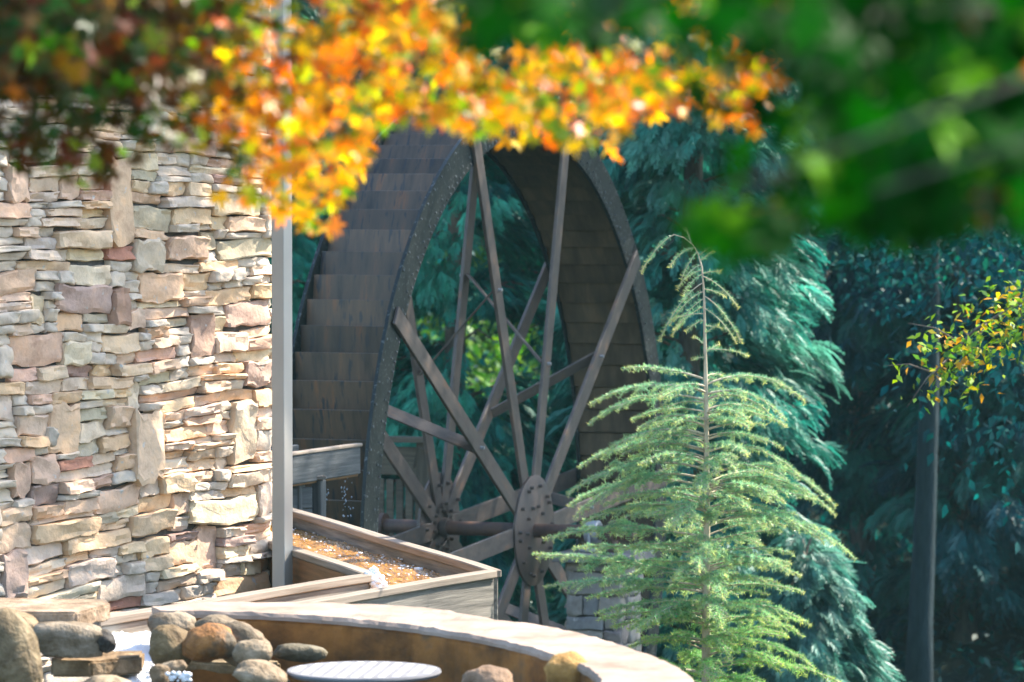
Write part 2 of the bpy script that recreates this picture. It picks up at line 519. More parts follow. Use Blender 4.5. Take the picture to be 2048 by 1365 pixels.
def stone_mesh(quad, N_, proud, depth, nx, ny, amp, seed, edge=.014):
    """quad: function (s,t)->point on the wall for s,t in 0..1; a pillowed rough face plus skirts"""
    rr = random.Random(seed)
    ph = [rr.uniform(0, 6.28) for _ in range(8)]
    v = []
    c = Vector((0, 0, 0))
    ssv = [0, .035] + [k / (nx - 1) for k in range(1, nx - 1)] + [.965, 1]
    ttv = [0, .08] + [k / (ny - 1) for k in range(1, ny - 1)] + [.92, 1]
    cornr = rr.uniform(0, .035)
    for t in ttv:
        for s in ssv:
            ed = min(s, 1 - s) < 1e-6, min(t, 1 - t) < 1e-6
            s2 = s + (.5 - s) * (cornr * (abs(t - .5) * 2) ** 4) + (.012 * math.sin(t * 9 + ph[0]) if ed[0] else 0)
            t2 = t + (.5 - t) * (cornr * 1.8 * (abs(s - .5) * 2) ** 4) + (.05 * math.sin(s * 7 + ph[1]) + .03 * math.sin(s * 17 + ph[5]) if ed[1] or t in (.08, .92) else 0)
            p = quad(s2, t2)
            hgt = proud + amp * (math.sin(s * 8 + ph[2] + t * 3) * .5 + math.sin(t * 7 + ph[3] - s * 5) * .5 + math.sin(s * 19 + t * 11 + ph[4]) * .35 + rr.uniform(-.8, .8))
            hgt += (s - .5) * amp * math.sin(ph[6]) * 2.4 + (t - .5) * amp * math.sin(ph[7]) * 2.4
            if ed[0] or ed[1]: hgt -= edge * rr.uniform(.1, 1.1)
            v.append(p + N_ * hgt)
    W_, H_ = len(ssv), len(ttv)
    f = [[j * W_ + i, j * W_ + i + 1, (j + 1) * W_ + i + 1, (j + 1) * W_ + i] for j in range(H_ - 1) for i in range(W_ - 1)]
    ringi = [i for i in range(W_)] + [j * W_ + W_ - 1 for j in range(1, H_)] + [(H_ - 1) * W_ + i for i in range(W_ - 2, -1, -1)] + [j * W_ for j in range(H_ - 2, 0, -1)]
    b = len(v)
    for k in ringi: v.append(v[k] - N_ * depth)
    n = len(ringi)
    for k in range(n):
        f.append([ringi[k], b + k, b + (k + 1) % n, ringi[(k + 1) % n]])
    return v, f


wall_base = Vector((WP.x + WA.x * 1.4, WP.y + WA.y * 1.4, 1.2))
# core of mortar: follows the wall line, rounded end
core_pts = [on_wall(px, 700) for px in (-150, 100, 300, 512, 530, 545, 560, 580)]
fr_ = [Vector((p.x, p.y, 0)) - WN * .012 for p in core_pts]
bk_ = [Vector((p.x, p.y, 0)) - WN * .45 for p in core_pts[:4]]
fr_.append(fr_[-1] - WN * .24)
ring = fr_ + bk_[::-1]
nr = len(ring)
zt = on_wall(300, -75).z
cv = [Vector((p.x, p.y, 1.0)) for p in ring] + [Vector((p.x, p.y, zt)) for p in ring]
cf = [[k, (k + 1) % nr, nr + (k + 1) % nr, nr + k] for k in range(nr)] + [list(range(nr))[::-1], list(range(nr, 2 * nr))]
core = meshdata('stone_wall', [p - wall_base for p in cv], cf, M_MORTAR)
wall = link('stone_wall', core, loc=wall_base, label='tall dry laid wall of tan, buff and purple grey stones at the left', cat='wall')
wall_stones = []
for q, (a, b, c, d, colr) in enumerate(stones):
    rr = random.Random(q * 7 + 1)
    g = .35
    a2, b2, c2, d2 = a + g * rr.uniform(.6, 1.3), b + g * rr.uniform(.6, 1.7), c - g * rr.uniform(.6, 1.3), d - g * rr.uniform(.6, 1.7)
    js = [rr.uniform(-1.8, 1.8) for _ in range(8)]
    C4 = [(a2 + js[0], b2 + js[1]), (c2 + js[2], b2 + js[3]), (a2 + js[4], d2 + js[5]), (c2 + js[6], d2 + js[7])]

    def quad(s, t, C4=C4):
        x = (C4[0][0] * (1 - s) + C4[1][0] * s) * (1 - t) + (C4[2][0] * (1 - s) + C4[3][0] * s) * t
        v_ = (C4[0][1] * (1 - s) + C4[1][1] * s) * (1 - t) + (C4[2][1] * (1 - s) + C4[3][1] * s) * t
        return on_wall(x, v_ - tilt(v_) * (x - 300) + 4.5 * math.sin(x / 83 + v_ / 140) + 2.5 * math.sin(x / 37 - v_ / 61))
    big = (c - a) * (d - b)
    n_x = max(4, min(8, int((c - a) / 13) + 2)); n_y = max(4, min(8, int((d - b) / 13) + 2))
    v, f = stone_mesh(quad, WN, rr.uniform(.012, .088), .13, n_x, n_y, .0095, q)
    cen = sum(v, Vector()) / len(v)
    if colr is None:
        colr = rr.choice(BEI)
        u = rr.random()
        if u < .03: colr = PUR
        elif u < .09: colr = PINK
        elif u < .10: colr = RED
        elif u < .115: colr = BLU
        elif u < .15: colr = GRN
    else: colr = tuple(.72 * x + .28 * y for x, y in zip(colr, BEI[q % 8]))
    k = rr.uniform(.9, 1.1)
    colr = tuple(min(.66, x * f_ * k * rr.uniform(.97, 1.03)) for x, f_ in zip(colr, (1.47, 1.26, 1.12)))
    vis = max(0, min(c, 540) - max(a, 0)) * max(0, min(d, 1230) - max(b, 0))
    wall_stones.append((vis, v, f, cen, colr))
wall_stones.sort(key=lambda s: -s[0])
for (vis, v, f, cen, colr) in wall_stones[:296]:
    me = meshdata('stone', [p - cen for p in v], f, M_STONE, True)
    me.set_sharp_from_angle(angle=math.radians(26))
    link('stone', me, wall, loc=cen, color=colr)
J = Join()
for (vis, v, f, cen, colr) in wall_stones[296:]: J.add([p - wall_base for p in v], f)
link('small_stones', J.mesh('small_stones', M_STONE, True), wall, loc=wall_base, kind='stuff', color=(.56, .47, .37))

# ------------------------------------------------------------------ square post by the wall
pp = at(565, 1100, 25.55)
POST = thing('metal_post', 'square pale grey metal post at the right end of the stone wall', 'post', (pp.x, pp.y, 1.6))
Rz = Matrix.Rotation(math.radians(-32), 3, 'Z')
bm = box_arrays(.093, .093, 8.4, .004)
link('shaft', bm_mesh(bm, 'shaft', M_POST), POST, mw=Matrix.Translation((pp.x, pp.y, 1.6 + 4.2)) @ Rz.to_4x4())
bm = box_arrays(.16, .16, .02, .003)
link('base_plate', bm_mesh(bm, 'base_plate', M_POST), POST, mw=Matrix.Translation((pp.x, pp.y, 1.61)) @ Rz.to_4x4())

# ------------------------------------------------------------------ zigzag trough
ZR = 4.70
aR0, aC = atz(587, 1022, ZR), atz(988, 1143, ZR)
aL0, aL1 = atz(587, 1098, ZR), atz(742, 1151, ZR)
bF1 = atz(187, 1240, ZR)
dA = (aR0 - aC).normalized(); dB = (bF1 - aL1).normalized()
aR_back = aC + dA * 5.6
aL_back = aL1 + dA * 5.3
bN1 = aC + dB * ((bF1 - aL1).length + .15)
TR = thing('water_trough', 'open grey wooden trough bent in a V carrying amber water past the post', 'trough', (aC.x, aC.y, 2.2))


def trough_side(p0, p1, inner, nm, mat=M_WOOD):
    p0, p1 = Vector(p0), Vector(p1)
    board('side_board', p0 - Vector((0, 0, .035)), p1 - Vector((0, 0, .035)), .04, .40, mat, TR, off=(0, -.20), cuts=8, wob=.003)
    board('rail', p0, p1, .085, .045, M_RAIL, TR, off=(0, -.012), cuts=10, wob=.004)


trough_side(aR_back, aC - dA * .02, 1, 'a')
trough_side(aL_back, aL1, -1, 'a', M_WOODW)
trough_side(aL1 + dB * .03, bF1, -1, 'b')
trough_side(aC + dB * .03, bN1, 1, 'b')
# floors
mA0, mA1 = (aR_back + aL_back) / 2, (aC + aL1) / 2
wA = (aR0 - aL0 - dA * (aR0 - aL0).dot(dA)).length
wB = (aC - aL1 - dB * (aC - aL1).dot(dB)).length
perpA = Vector((dA.y, -dA.x, 0)); perpB = Vector((-dB.y, dB.x, 0))
if perpA.x < 0: perpA = -perpA
if perpB.x < 0: perpB = -perpB
aLs = aL1 + perpA * (wA / 2)
for k in range(4):
    s = aL1 + perpA * (wA * (k + .5) / 4)
    board('floor_board', s + dA * 5.3 - Vector((0, 0, .42)), s - dA * .35 - Vector((0, 0, .42)), wA / 4 - .01, .03, M_WOODW, TR)
for k in range(4):
    s = aL1 + perpB * (wB * (k + .5) / 4)
    board('floor_board', s - dB * .1 - Vector((0, 0, .46)), s + dB * (bF1 - aL1).length - Vector((0, 0, .46)), wB / 4 - .01, .03, M_WOODW, TR)
for d_ in (.5, 2.3, 4.2):
    for w_ in (.1, .9):
        s = aL1 + perpA * (wA * w_) + dA * d_
        board('leg', (s.x, s.y, float(terr(s.x, s.y)) - .1), (s.x, s.y, ZR - .46), .09, .09, M_WOOD, TR, up=(1, 0, 0))
for d_ in (1.2, 2.4):
    for w_ in (.1, .9):
        s = aL1 + perpB * (wB * w_) + dB * d_
        board('leg', (s.x, s.y, float(terr(s.x, s.y)) - .1), (s.x, s.y, ZR - .49), .09, .09, M_WOOD, TR, up=(1, 0, 0))


def sheet(name, p00, p10, p01, p11, nu, nv, amp, mat, seed=0, **kw):
    rr = np.random.default_rng(seed)
    p00, p10, p01, p11 = (np.array(p, float) for p in (p00, p10, p01, p11))
    X = (p10 - p00); X = Vector(X); Lx = X.length
    R = frame(X, (0, 0, 1)); org = Vector(p00)
    u = np.linspace(0, 1, nu); v = np.linspace(0, 1, nv)
    U, V_ = np.meshgrid(u, v)
    P = ((1 - U) * (1 - V_))[..., None] * p00 + (U * (1 - V_))[..., None] * p10 + ((1 - U) * V_)[..., None] * p01 + (U * V_)[..., None] * p11
    a = rr.uniform(0, 6.28, 6)
    h = amp * (np.sin(U * 38 + V_ * 9 + a[0]) * .4 + np.sin(U * 21 - V_ * 13 + a[1]) * .4 + np.sin(U * 77 + V_ * 17 + a[2]) * .25 + rr.normal(0, .35, U.shape))
    P[..., 2] += h
    Pl = (P.reshape(-1, 3) - np.array(org)) @ np.array(R)
    ii = np.arange(nu * nv).reshape(nv, nu)
    F = np.stack([ii[:-1, :-1], ii[:-1, 1:], ii[1:, 1:], ii[1:, :-1]], -1).reshape(-1, 4)
    return link(name, meshdata(name, Pl, F, mat, True), mw=Matrix.Translation(org) @ R.to_4x4(), **kw), P


zw = Vector((0, 0, -.105))
_, PA = sheet('water', aR_back + zw, aC + zw - perpA * .02, aL_back + zw, aL1 + zw - dA * .25, 150, 22, .010, M_AMBER, 1, kind='structure')
zw2 = Vector((0, 0, -.13))
_, PB = sheet('water', aC + zw2 - perpB * .03, bN1 + zw2, aL1 + zw2, bF1 + zw2, 90, 20, .010, M_AMBER, 2, kind='structure')


def blobs(name, pts, sizes, mat, flat=.6, parent=None, loc=None, **kw):
    bm = bmesh.new(); bmesh.ops.create_icosphere(bm, subdivisions=1, radius=1)
    tv = np.array([v.co[:] for v in bm.verts]); tf = np.array([[v.index for v in f.verts] for f in bm.faces]); bm.free()
    pts = np.asarray(pts, float); sizes = np.asarray(sizes, float)
    n = len(pts)
    jit = 1 + rng.uniform(-.3, .3, (n, len(tv), 1))
    V = tv[None] * sizes[:, None, None] * jit
    V[..., 2] *= flat
    V = V + pts[:, None]
    F = (tf[None] + (np.arange(n) * len(tv))[:, None, None]).reshape(-1, 3)
    loc = Vector(loc) if loc is not None else Vector(pts.mean(0))
    return link(name, meshdata(name, V.reshape(-1, 3) - np.array(loc), F, mat, True), parent, loc=loc, **kw)


fp, fs = [], []
PA_ = PA
for k in range(230):
    i = int(rng.integers(10, 149)); j = int(np.clip(abs(rng.normal(2, 5)), 0, 21)) if rng.random() < .75 else int(rng.integers(0, 22))
    fp.append(PA_[j, i] + np.array([rng.normal(0, .02), rng.normal(0, .04), .004])); fs.append(rng.gamma(2, .0026) + .002)
for k in range(170):
    i = int(rng.integers(0, 89)); j = int(rng.integers(0, 20))
    fp.append(PB[j, i] + np.array([rng.normal(0, .02), rng.normal(0, .03), .004])); fs.append(rng.gamma(2, .005) + .004)
blobs('foam', fp, fs, M_FOAM, .5, kind='stuff')
# splash at the inner corner of the trough
fp, fs = [], []
for k in range(90):
    t = rng.random()
    p = np.array(atz(748, 1152, 4.70)) * (1 - t) + np.array(atz(766, 1184, 4.60)) * t
    fp.append(p + rng.normal(0, .018, 3)); fs.append(rng.uniform(.012, .032))
blobs('splash', fp, fs, M_FOAM, .9, kind='stuff')

# ------------------------------------------------------------------ water wheel
HUB = Vector((.12602, 34.10362, EYE - 2.89803))
WNrm = Vector((.93511, -.354355, 0)).normalized()
U_ = Vector((-WNrm.y, WNrm.x, 0))            # to the right and away
Zv = Vector((0, 0, 1))
RO, RI, WW = 3.5, 3.243, .723
NST = 96
WB = Matrix((U_, Zv, WNrm)).transposed().to_4x4()     # wheel frame: x=U, y=up, z=outwards on the near side
WHEEL_M = Matrix.Translation(HUB) @ WB
wheel = link('waterwheel', None, mw=WHEEL_M, label='tall dark iron and board water wheel standing behind the trough', cat='water wheel')


def arc_plate(r0, r1, a0, a1, z0, z1, seg):
    v, f = [], []
    for k in range(seg + 1):
        a = a0 + (a1 - a0) * k / seg
        for r, z in ((r0, z0), (r1, z0), (r1, z1), (r0, z1)):
            v.append((r * math.sin(a), r * math.cos(a), z))
    for k in range(seg):
        b = k * 4; c = b + 4
        for q in range(4):
            q2 = (q + 1) % 4
            f.append([b + q, b + q2, c + q2, c + q])
    f.append([0, 1, 2, 3][::-1]); f.append([seg * 4 + q for q in range(4)])
    return v, f


def rot_z(a): return Matrix.Rotation(-a, 4, 'Z')       # clockwise angle from the top


A0 = math.radians(-57.5)
v, f = arc_plate(RI - .02, RO, 0, math.radians(36), -.014, .014, 14)
ring_me = meshdata('ring_segment', v, f, M_RING)
J = Join()
for k in range(25):
    a = math.radians(36) * (k + .5) / 25
    for r in ((RI + .012, RO - .03) if k % 2 else (RI + .012, RI + .07)):
        v, f = arc_plate(r - .008, r + .008, a - .0022, a + .0022, .012, .022, 1)
        J.add(v, f)
rivet_me = J.mesh('rivets', M_RIVET)
for zc in (0.0, -WW):
    for k in range(10):
        m = WHEEL_M @ Matrix.Translation((0, 0, zc + (.003 if k % 2 else -.001))) @ rot_z(A0 + math.radians(36) * k + (math.radians(-1.5)))
        sg = link('ring_segment', ring_me, wheel, mw=m)
        if zc == 0.0:
            link('rivets', rivet_me, sg, mw=m, kind='stuff')

# buckets and sole boards
da = 2 * math.pi / NST


def plank(p, q, th, z0, z1, nm, mat):
    p, q = Vector((*p, 0)), Vector((*q, 0))
    d = (q - p).normalized(); n = Vector((-d.y, d.x, 0)) * th
    v = []
    for z in (z0, z1):
        v += [p + Vector((0, 0, z)), q + Vector((0, 0, z)), q + n + Vector((0, 0, z)), p + n + Vector((0, 0, z))]
    f = [[0, 1, 2, 3][::-1], [4, 5, 6, 7]] + [[k, (k + 1) % 4, 4 + (k + 1) % 4, 4 + k] for k in range(4)]
    bm = bmesh.new()
    vs = [bm.verts.new(p_) for p_ in v]
    for q_ in f: bm.faces.new([vs[i] for i in q_])
    bmesh.ops.recalc_face_normals(bm, faces=bm.faces)
    bmesh.ops.bevel(bm, geom=list(bm.edges), offset=.003, segments=1, affect='EDGES')
    return bm_mesh(bm, nm, mat)


def pol(r, a): return (r * math.sin(a), r * math.cos(a))


# the front of a bucket: its upper edge stands out, its lower edge is tucked in (on the left side of the wheel)
bucket_me = plank(pol(3.325, -da * .06), pol(3.462, da * 1.0), .014, -WW + .016, -.016, 'bucket_board', M_BUCKET)
lip_me = plank(pol(3.30, da * 1.0), pol(3.462, da * 1.0), .012, -WW + .016, -.016, 'bucket_floor', M_BUCKET)
sole_me = plank(pol(3.276, 0.0), pol(3.250, da * .93), -.018, -WW + .016, -.016, 'sole_board', M_SOLE)
for k in range(NST):
    m = WHEEL_M @ rot_z(da * k + .012)
    bk = link('bucket_board', bucket_me, wheel, mw=m)
    link('bucket_floor', lip_me, bk, mw=m)
    link('sole_board', sole_me, wheel, mw=m)

# arms, hub plates, bolts, braces, axle
bm = box_arrays(3.30, .152, .028, .004)
arm_me = bm_mesh(bm, 'arm', M_ARM)
bolt_v, bolt_f = [], []
for k in range(8):
    a = k * math.pi / 4
    bolt_v.append((.016 * math.cos(a), .016 * math.sin(a), 0))
for k in range(8):
    a = k * math.pi / 4
    bolt_v.append((.013 * math.cos(a), .013 * math.sin(a), .032))
bolt_f = [[k, (k + 1) % 8, 8 + (k + 1) % 8, 8 + k] for k in range(8)] + [list(range(8, 16))]
bolt_me = meshdata('bolt', bolt_v, bolt_f, M_GALV)
bolt_me2 = meshdata('bolt', bolt_v, bolt_f, M_ARM)
for side in (0, 1):
    zc = .032 if side == 0 else -WW - .032
    zs = 1 if side == 0 else -1
    for k in range(10):
        a = A0 + math.radians(36) * k
        ra = 1.79
        m = WHEEL_M @ rot_z(a) @ Matrix.Translation((0, ra, zc)) @ Matrix.Rotation(math.pi / 2, 4, 'Z')
        ar = link('arm', arm_me, wheel, mw=m)
        odd = k % 2 == 0
        rb = (1.39 if odd else 2.13) if side == 0 else (2.13 if odd else 1.39)
        mb = WHEEL_M @ rot_z(a) @ Matrix.Translation((0, rb, zc + zs * .013)) @ Matrix.Rotation(0 if side == 0 else math.pi, 4, 'X')
        link('bolt', bolt_me, ar, mw=mb)
        if side == 0:
            fz = -WW - .018
            ro = 2.13 if odd else 1.39
            p0 = WHEEL_M @ rot_z(a) @ Vector((0, rb, .005)); p1 = WHEEL_M @ rot_z(a) @ Vector((0, ro, fz + .02))
            tang = (WHEEL_M @ rot_z(a)).to_3x3() @ Vector((1, 0, 0))
            board('brace', p0, p1, .10, .016, M_ARM, wheel, up=(p1 - p0).cross(tang), bev=.002)
for side in (0, 1):
    zc = .046 if side == 0 else -WW - .046
    zs = 1 if side == 0 else -1
    prof = [(0, .452), (.018, .452), (.022, .446)] if side == 0 else [(0, .452), (-.018, .452), (-.022, .446)]
    pl = lathe('hub_plate', prof, WHEEL_M @ Vector((0, 0, zc)), WNrm, M_PLATE if side == 0 else M_ARM, wheel, 64)
    for k in range(10):
        a = A0 + math.radians(36) * k
        for rr_, dd in ((.20, 0.0), (.37, .055)):
            for sd in ((-1, 1) if rr_ > .3 and k % 2 else (0,)):
                m = WHEEL_M @ rot_z(a + sd * .09) @ Matrix.Translation((0, rr_, zc + zs * .02)) @ Matrix.Rotation(0 if side == 0 else math.pi, 4, 'X')
                link('bolt', bolt_me2, pl, mw=m)
                if side and sd >= 0:                          # the nuts on the inner side, which the camera sees
                    m = WHEEL_M @ rot_z(a + sd * .09) @ Matrix.Translation((0, rr_, -WW - .020))
                    link('bolt', bolt_me2, pl, mw=m)
lathe('axle', [(-WW - .98, .058), (.93, .058)], HUB, WNrm, M_RUST, wheel, 32)
lathe('collar', [(-WW - .02, .082), (-WW + .03, .082)], HUB, WNrm, M_ARM, wheel, 32)
lathe('end_flange', [(-WW - .64, .14), (-WW - .60, .14)], HUB, WNrm, M_ARM, wheel, 32)

# ------------------------------------------------------------------ pillars that carry the axle
def pillar(center, top, lab, grp, seed, face_cols):
    base = Vector((center.x, center.y, float(terr(center.x, center.y)) - .2))
    hw = .235
    pil = None
    bm = box_arrays(hw * 2 - .03, hw * 2 - .03, top - base.z - .075, 0)
    R3 = Matrix((U_, WNrm, Zv)).transposed()
    Mc = Matrix.Translation((base.x, base.y, (top - .075 + base.z) / 2)) @ R3.to_4x4()
    pil = link('stone_pillar', bm_mesh(bm, 'stone_pillar', M_MORTAR), mw=Mc, label=lab, cat='pillar', group=grp)
    rr = random.Random(seed)
    for (nrm, tan) in ((-U_, WNrm), (WNrm, U_), (U_, -WNrm), (-WNrm, -U_)):
        z = top - .078
        while z > base.z + .05:
            h = rr.choice([.05, .07, .09, .11, .15, .17, .19])
            h = min(h, z - base.z)
            x = -hw
            while x < hw - .01:
                w = rr.choice([.14, .2, .26, .32])
                if hw - (x + w) < .09: w = hw - x
                g = .006
                c0 = center + nrm * (hw - .012) + tan * x
                zz0, zz1 = z - g, z - h + g

                def quad(s, t, c0=c0, w=w, zz0=zz0, zz1=zz1, tan=tan):
                    p = c0 + tan * (g + (w - 2 * g) * s)
                    return Vector((p.x, p.y, zz0 + (zz1 - zz0) * t))
                flip = tan.cross(Zv).dot(nrm)
                v, f = stone_mesh(quad, Vector(nrm), rr.uniform(.006, .04), .07, 4, 4, .006, rr.randint(0, 9999), .008)
                cen = sum(v, Vector()) / len(v)
                colr = rr.choice([(.27, .25, .225), (.31, .285, .25), (.24, .235, .225), (.33, .29, .24), (.26, .22, .20)])
                link('stone', meshdata('stone', [p - cen for p in v], f, M_STONE, True), pil, loc=cen, color=colr)
                x += w
            z -= h
    bm = box_arrays(.66, .66, .07, .008)
    link('cap_stone', bm_mesh(bm, 'cap_stone', M_BLUESTONE), pil, mw=Matrix.Translation((center.x, center.y, top - .037)) @ R3.to_4x4())
    return pil


PT = HUB.z - .150
pc = HUB + WNrm * .66
pillar(pc, PT, 'square grey stone pillar with a slab cap, under the near end of the axle', 'pillars under the axle', 3, None)
pc2 = HUB + WNrm * (-WW - .80)
pillar(pc2, PT, 'square grey stone pillar beyond the wheel, under the far end of the axle', 'pillars under the axle', 8, None)


def bearing(c, lab):
    b = thing('bearing_block', lab, 'bearing', (c.x, c.y, PT), 'axle bearings')
    board('foot', Vector((c.x, c.y, PT + .025)) - WNrm * .07, Vector((c.x, c.y, PT + .025)) + WNrm * .07, .30, .048, M_GALV, b)
    board('foot', Vector((c.x, c.y, PT + .012)) + WNrm * .10, Vector((c.x, c.y, PT + .012)) + WNrm * .24, .18, .022, M_RUST, b)
    lathe('housing', [(-.055, .088), (-.045, .098), (.045, .098), (.055, .088)], Vector((c.x, c.y, HUB.z)) - WNrm * .0, WNrm, M_GALV, b, 28)
    lathe('ring', [(-.02, .105), (.02, .105)], Vector((c.x, c.y, HUB.z)) + WNrm * .17, WNrm, M_RUST, b, 28)
    for s in (-.11, .11):
        p = Vector((c.x, c.y, PT + .045)) + U_ * s
        lathe('bolt', [(0, .014), (.10, .014)], p, Zv, M_GALV, b, 8)


bearing(HUB + WNrm * .57, 'grey bearing block on the slab cap of the near pillar')
bearing(HUB + WNrm * (-WW - .72), 'bearing block carrying the far end of the axle')

# ------------------------------------------------------------------ chute that feeds the wheel
ce0 = at(717, 888, 30.1)
CH = thing('feed_chute', 'short grey wooden chute with a pale top edge pouring onto the wheel', 'chute', (ce0.x, ce0.y, ce0.z - .25))
cdir = Vector((-.42, -.9075, -.006)).normalized()
cs0 = ce0 + cdir * 2.6
left = Vector((-.9075, .42, 0))
board('side_board', ce0, cs0, .035, .20, M_SHADEWOOD, CH, off=(0, -.118), cuts=5, wob=.003)
board('rail', ce0 - cdir * .01, cs0, .06, .024, M_RAIL, CH, off=(0, -.006), cuts=5, wob=.002)
board('side_board', ce0 + left * .5, cs0 + left * .5, .035, .20, M_SHADEWOOD, CH, off=(0, -.118))
board('floor_board', ce0 + left * .25 - Zv * .22, cs0 + left * .25 - Zv * .22, .5, .03, M_WOODW, CH)
sp = at(618, 960, 29.6)
SP = thing('chute_support', 'squat grey timber support standing under the wooden chute', 'support', (sp.x, sp.y, float(terr(sp.x, sp.y)) - .1))
g0 = float(terr(sp.x, sp.y)) - .1
q1 = at(638, 960, 29.55); q0 = at(596, 960, 29.45)
board('post', (q1.x, q1.y, g0), (q1.x, q1.y, q1.z), .075, .085, M_SHADEWOOD, SP, up=(.4, .9, 0))
board('post', (q0.x, q0.y, g0), (q0.x, q0.y, q0.z), .075, .085, M_SHADEWOOD, SP, up=(.4, .9, 0))
for k in range(6):
    zz = q1.z - .12 - k * .155
    board('plank', Vector((q0.x - .05, q0.y - .062, zz)), Vector((q1.x - .05, q1.y - .062, zz)), .03, .15, M_SHADEWOOD, SP)
board('cap', Vector((q0.x - .1, q0.y - .01, q1.z + .018)), Vector((q1.x + .035, q1.y, q1.z + .018)), .12, .03, M_WOOD, SP)
dp, ds = [], []
for k in range(46):
    px = random.choice([692, 690, 688, 686, 700, 652, 654, 705]) + random.uniform(-4, 4)
    py = random.uniform(948, 1035)
    if py < 966: px = random.uniform(676, 704)
    dp.append(at(px, py, 30.2 + random.uniform(-.1, .1))); ds.append(random.uniform(.0025, .007))
blobs('water_drops', dp, ds, M_DROP, 1.7, kind='stuff')

# ------------------------------------------------------------------ fence seen under the wheel
def fence():
    y = 38.8
    p0, p1 = at(560, 900, y), at(845, 880, y - .5)
    fr = thing('wooden_fence', 'brown wooden slat fence with a cap rail glimpsed behind the wheel', 'fence', (p0.x, p0.y, 2.4))
    d = (p1 - p0); d.z = 0; L = d.length; d.normalize()
    zt = p1.z; zb = at(800, 1130, y).z
    board('cap_rail', Vector((p0.x, p0.y, zt)), Vector((p1.x, p1.y, zt)) + d * .05, .16, .05, M_FENCE, fr, off=(-.02, 0))
    board('header', Vector((p0.x, p0.y, zt - .20)), Vector((p1.x, p1.y, zt - .20)), .05, .26, M_FENCE, fr)
    board('bottom_rail', Vector((p0.x, p0.y, zb + .1)), Vector((p1.x, p1.y, zb + .1)), .05, .10, M_FENCE, fr)
    n = int(L / .092)
    me = bm_mesh(box_arrays(.072, .022, zt - zb - .36, .004), 'slat', M_FENCE)
    R = frame(d, (0, 0, 1)).to_4x4()
    for k in range(n):
        p = p0 + d * (.06 + k * L / n)
        link('slat', me, fr, mw=Matrix.Translation((p.x, p.y - .045, (zt - .36 + zb) / 2 + random.uniform(-.01, .01))) @ R)
    for s in (0, .5, 1):
        p = p0 + d * (L * s)
        board('post', (p.x, p.y, zb - .5), (p.x, p.y, zt - .02), .11, .11, M_FENCE, fr, up=(1, 0, 0))
    # raking brace at the right hand end
    board('brace', at(812, 1045, y - .25), at(843, 895, y - .55), .08, .06, M_FENCE, fr, up=(0, -1, 0))


fence()

# ------------------------------------------------------------------ basin
ZB = 4.80
OUT = [atz(x, y, ZB) for x, y in ((300, 1213), (420, 1205), (560, 1203), (700, 1205), (860, 1215), (1000, 1239), (1100, 1251), (1200, 1275), (1300, 1308), (1370, 1339), (1400, 1367))]
INN = [atz(x, y, ZB) for x, y in ((318, 1222), (440, 1223), (570, 1228), (700, 1238), (815, 1250), (920, 1266), (1010, 1283), (1090, 1305), (1160, 1328), (1193, 1350), (1199, 1368))]
o_e, i_e = OUT[-1], INN[-1]
cxm = -1.0
for k in range(1, 9):                       # the rim goes on round below the frame
    a = math.radians(-90 * k / 8)
    OUT.append(Vector((cxm + (o_e.x - cxm) * math.cos(a), o_e.y + 2.9 * math.sin(a), ZB)))
    INN.append(Vector((cxm + (i_e.x - cxm) * math.cos(a), i_e.y + 2.5 * math.sin(a), ZB)))
BAS = thing('stone_basin', 'low curved basin with pale capstones and a rust brown inner wall', 'basin', (-.6, 19.0, 3.7))


def resample(P, n):
    P = np.array([p[:] for p in P]); s = np.r_[0, np.cumsum(np.linalg.norm(np.diff(P, axis=0), axis=1))]
    # smooth curve through the points
    t = np.linspace(0, s[-1], n)
    out = np.stack([np.interp(t, s, P[:, k]) for k in range(3)], 1)
    for _ in range(3):
        out[1:-1] = (out[:-2] + 2 * out[1:-1] + out[2:]) / 4
    return out


NB = 120
OR, IR = resample(OUT, NB), resample(INN, NB)


def strip_solid(name, A, B, z0, z1, mat, jag=.0, seed=0, parent=BAS, nrow=5, **kw):
    """a curved slab between the lines A (outer) and B (inner)"""
    rr = np.random.default_rng(seed)
    n = len(A); v, f = [], []
    for k in range(n):
        a, b = np.array(A[k]), np.array(B[k])
        ja, jb = rr.normal(0, jag), rr.normal(0, jag)
        d = (b - a) / np.linalg.norm(b - a)
        row = []
        for t in (0, .03, .25, .5, .75, .97, 1):
            p = a * (1 - t) + b * t + d * (ja * (1 - t) + jb * t)
            z = z1 - (.018 if t in (0, 1) else 0) + rr.normal(0, .0018)
            row.append((p[0], p[1], z))
        p = b + d * jb; row.append((p[0], p[1], z0)); p = a + d * ja; row.append((p[0], p[1], z0))
        v += row
    m = 9
    for k in range(n - 1):
        for q in range(m):
            q2 = (q + 1) % m
            f.append([k * m + q, k * m + q2, (k + 1) * m + q2, (k + 1) * m + q])
    f.append(list(range(m))[::-1]); f.append([(n - 1) * m + q for q in range(m)])
    base = np.array(v).mean(0)
    me = meshdata(name, np.array(v) - base, f, mat)
    return link(name, me, parent, loc=base, **kw)


cuts = [0, 50, 72, 96, NB - 1]
# the second joint sits where the photo shows one (about px 940)
best = min(range(NB), key=lambda k: abs((OR[k][0] / OR[k][1]) * F_PX + CX - 955))
cuts = [0, best, min(best + 24, NB - 12), NB - 1]
for c0, c1 in zip(cuts[:-1], cuts[1:]):
    seg = slice(c0, c1 + 1)
    A = OR[seg].copy(); B = IR[seg].copy()
    A[0] += (A[1] - A[0]) * .12; B[0] += (B[1] - B[0]) * .12
    strip_solid('capstone', A, B, ZB - .035, ZB + random.uniform(-.004, .004), M_CAP, .006, c0)


def offs(A, B, t): return A + (B - A) * t


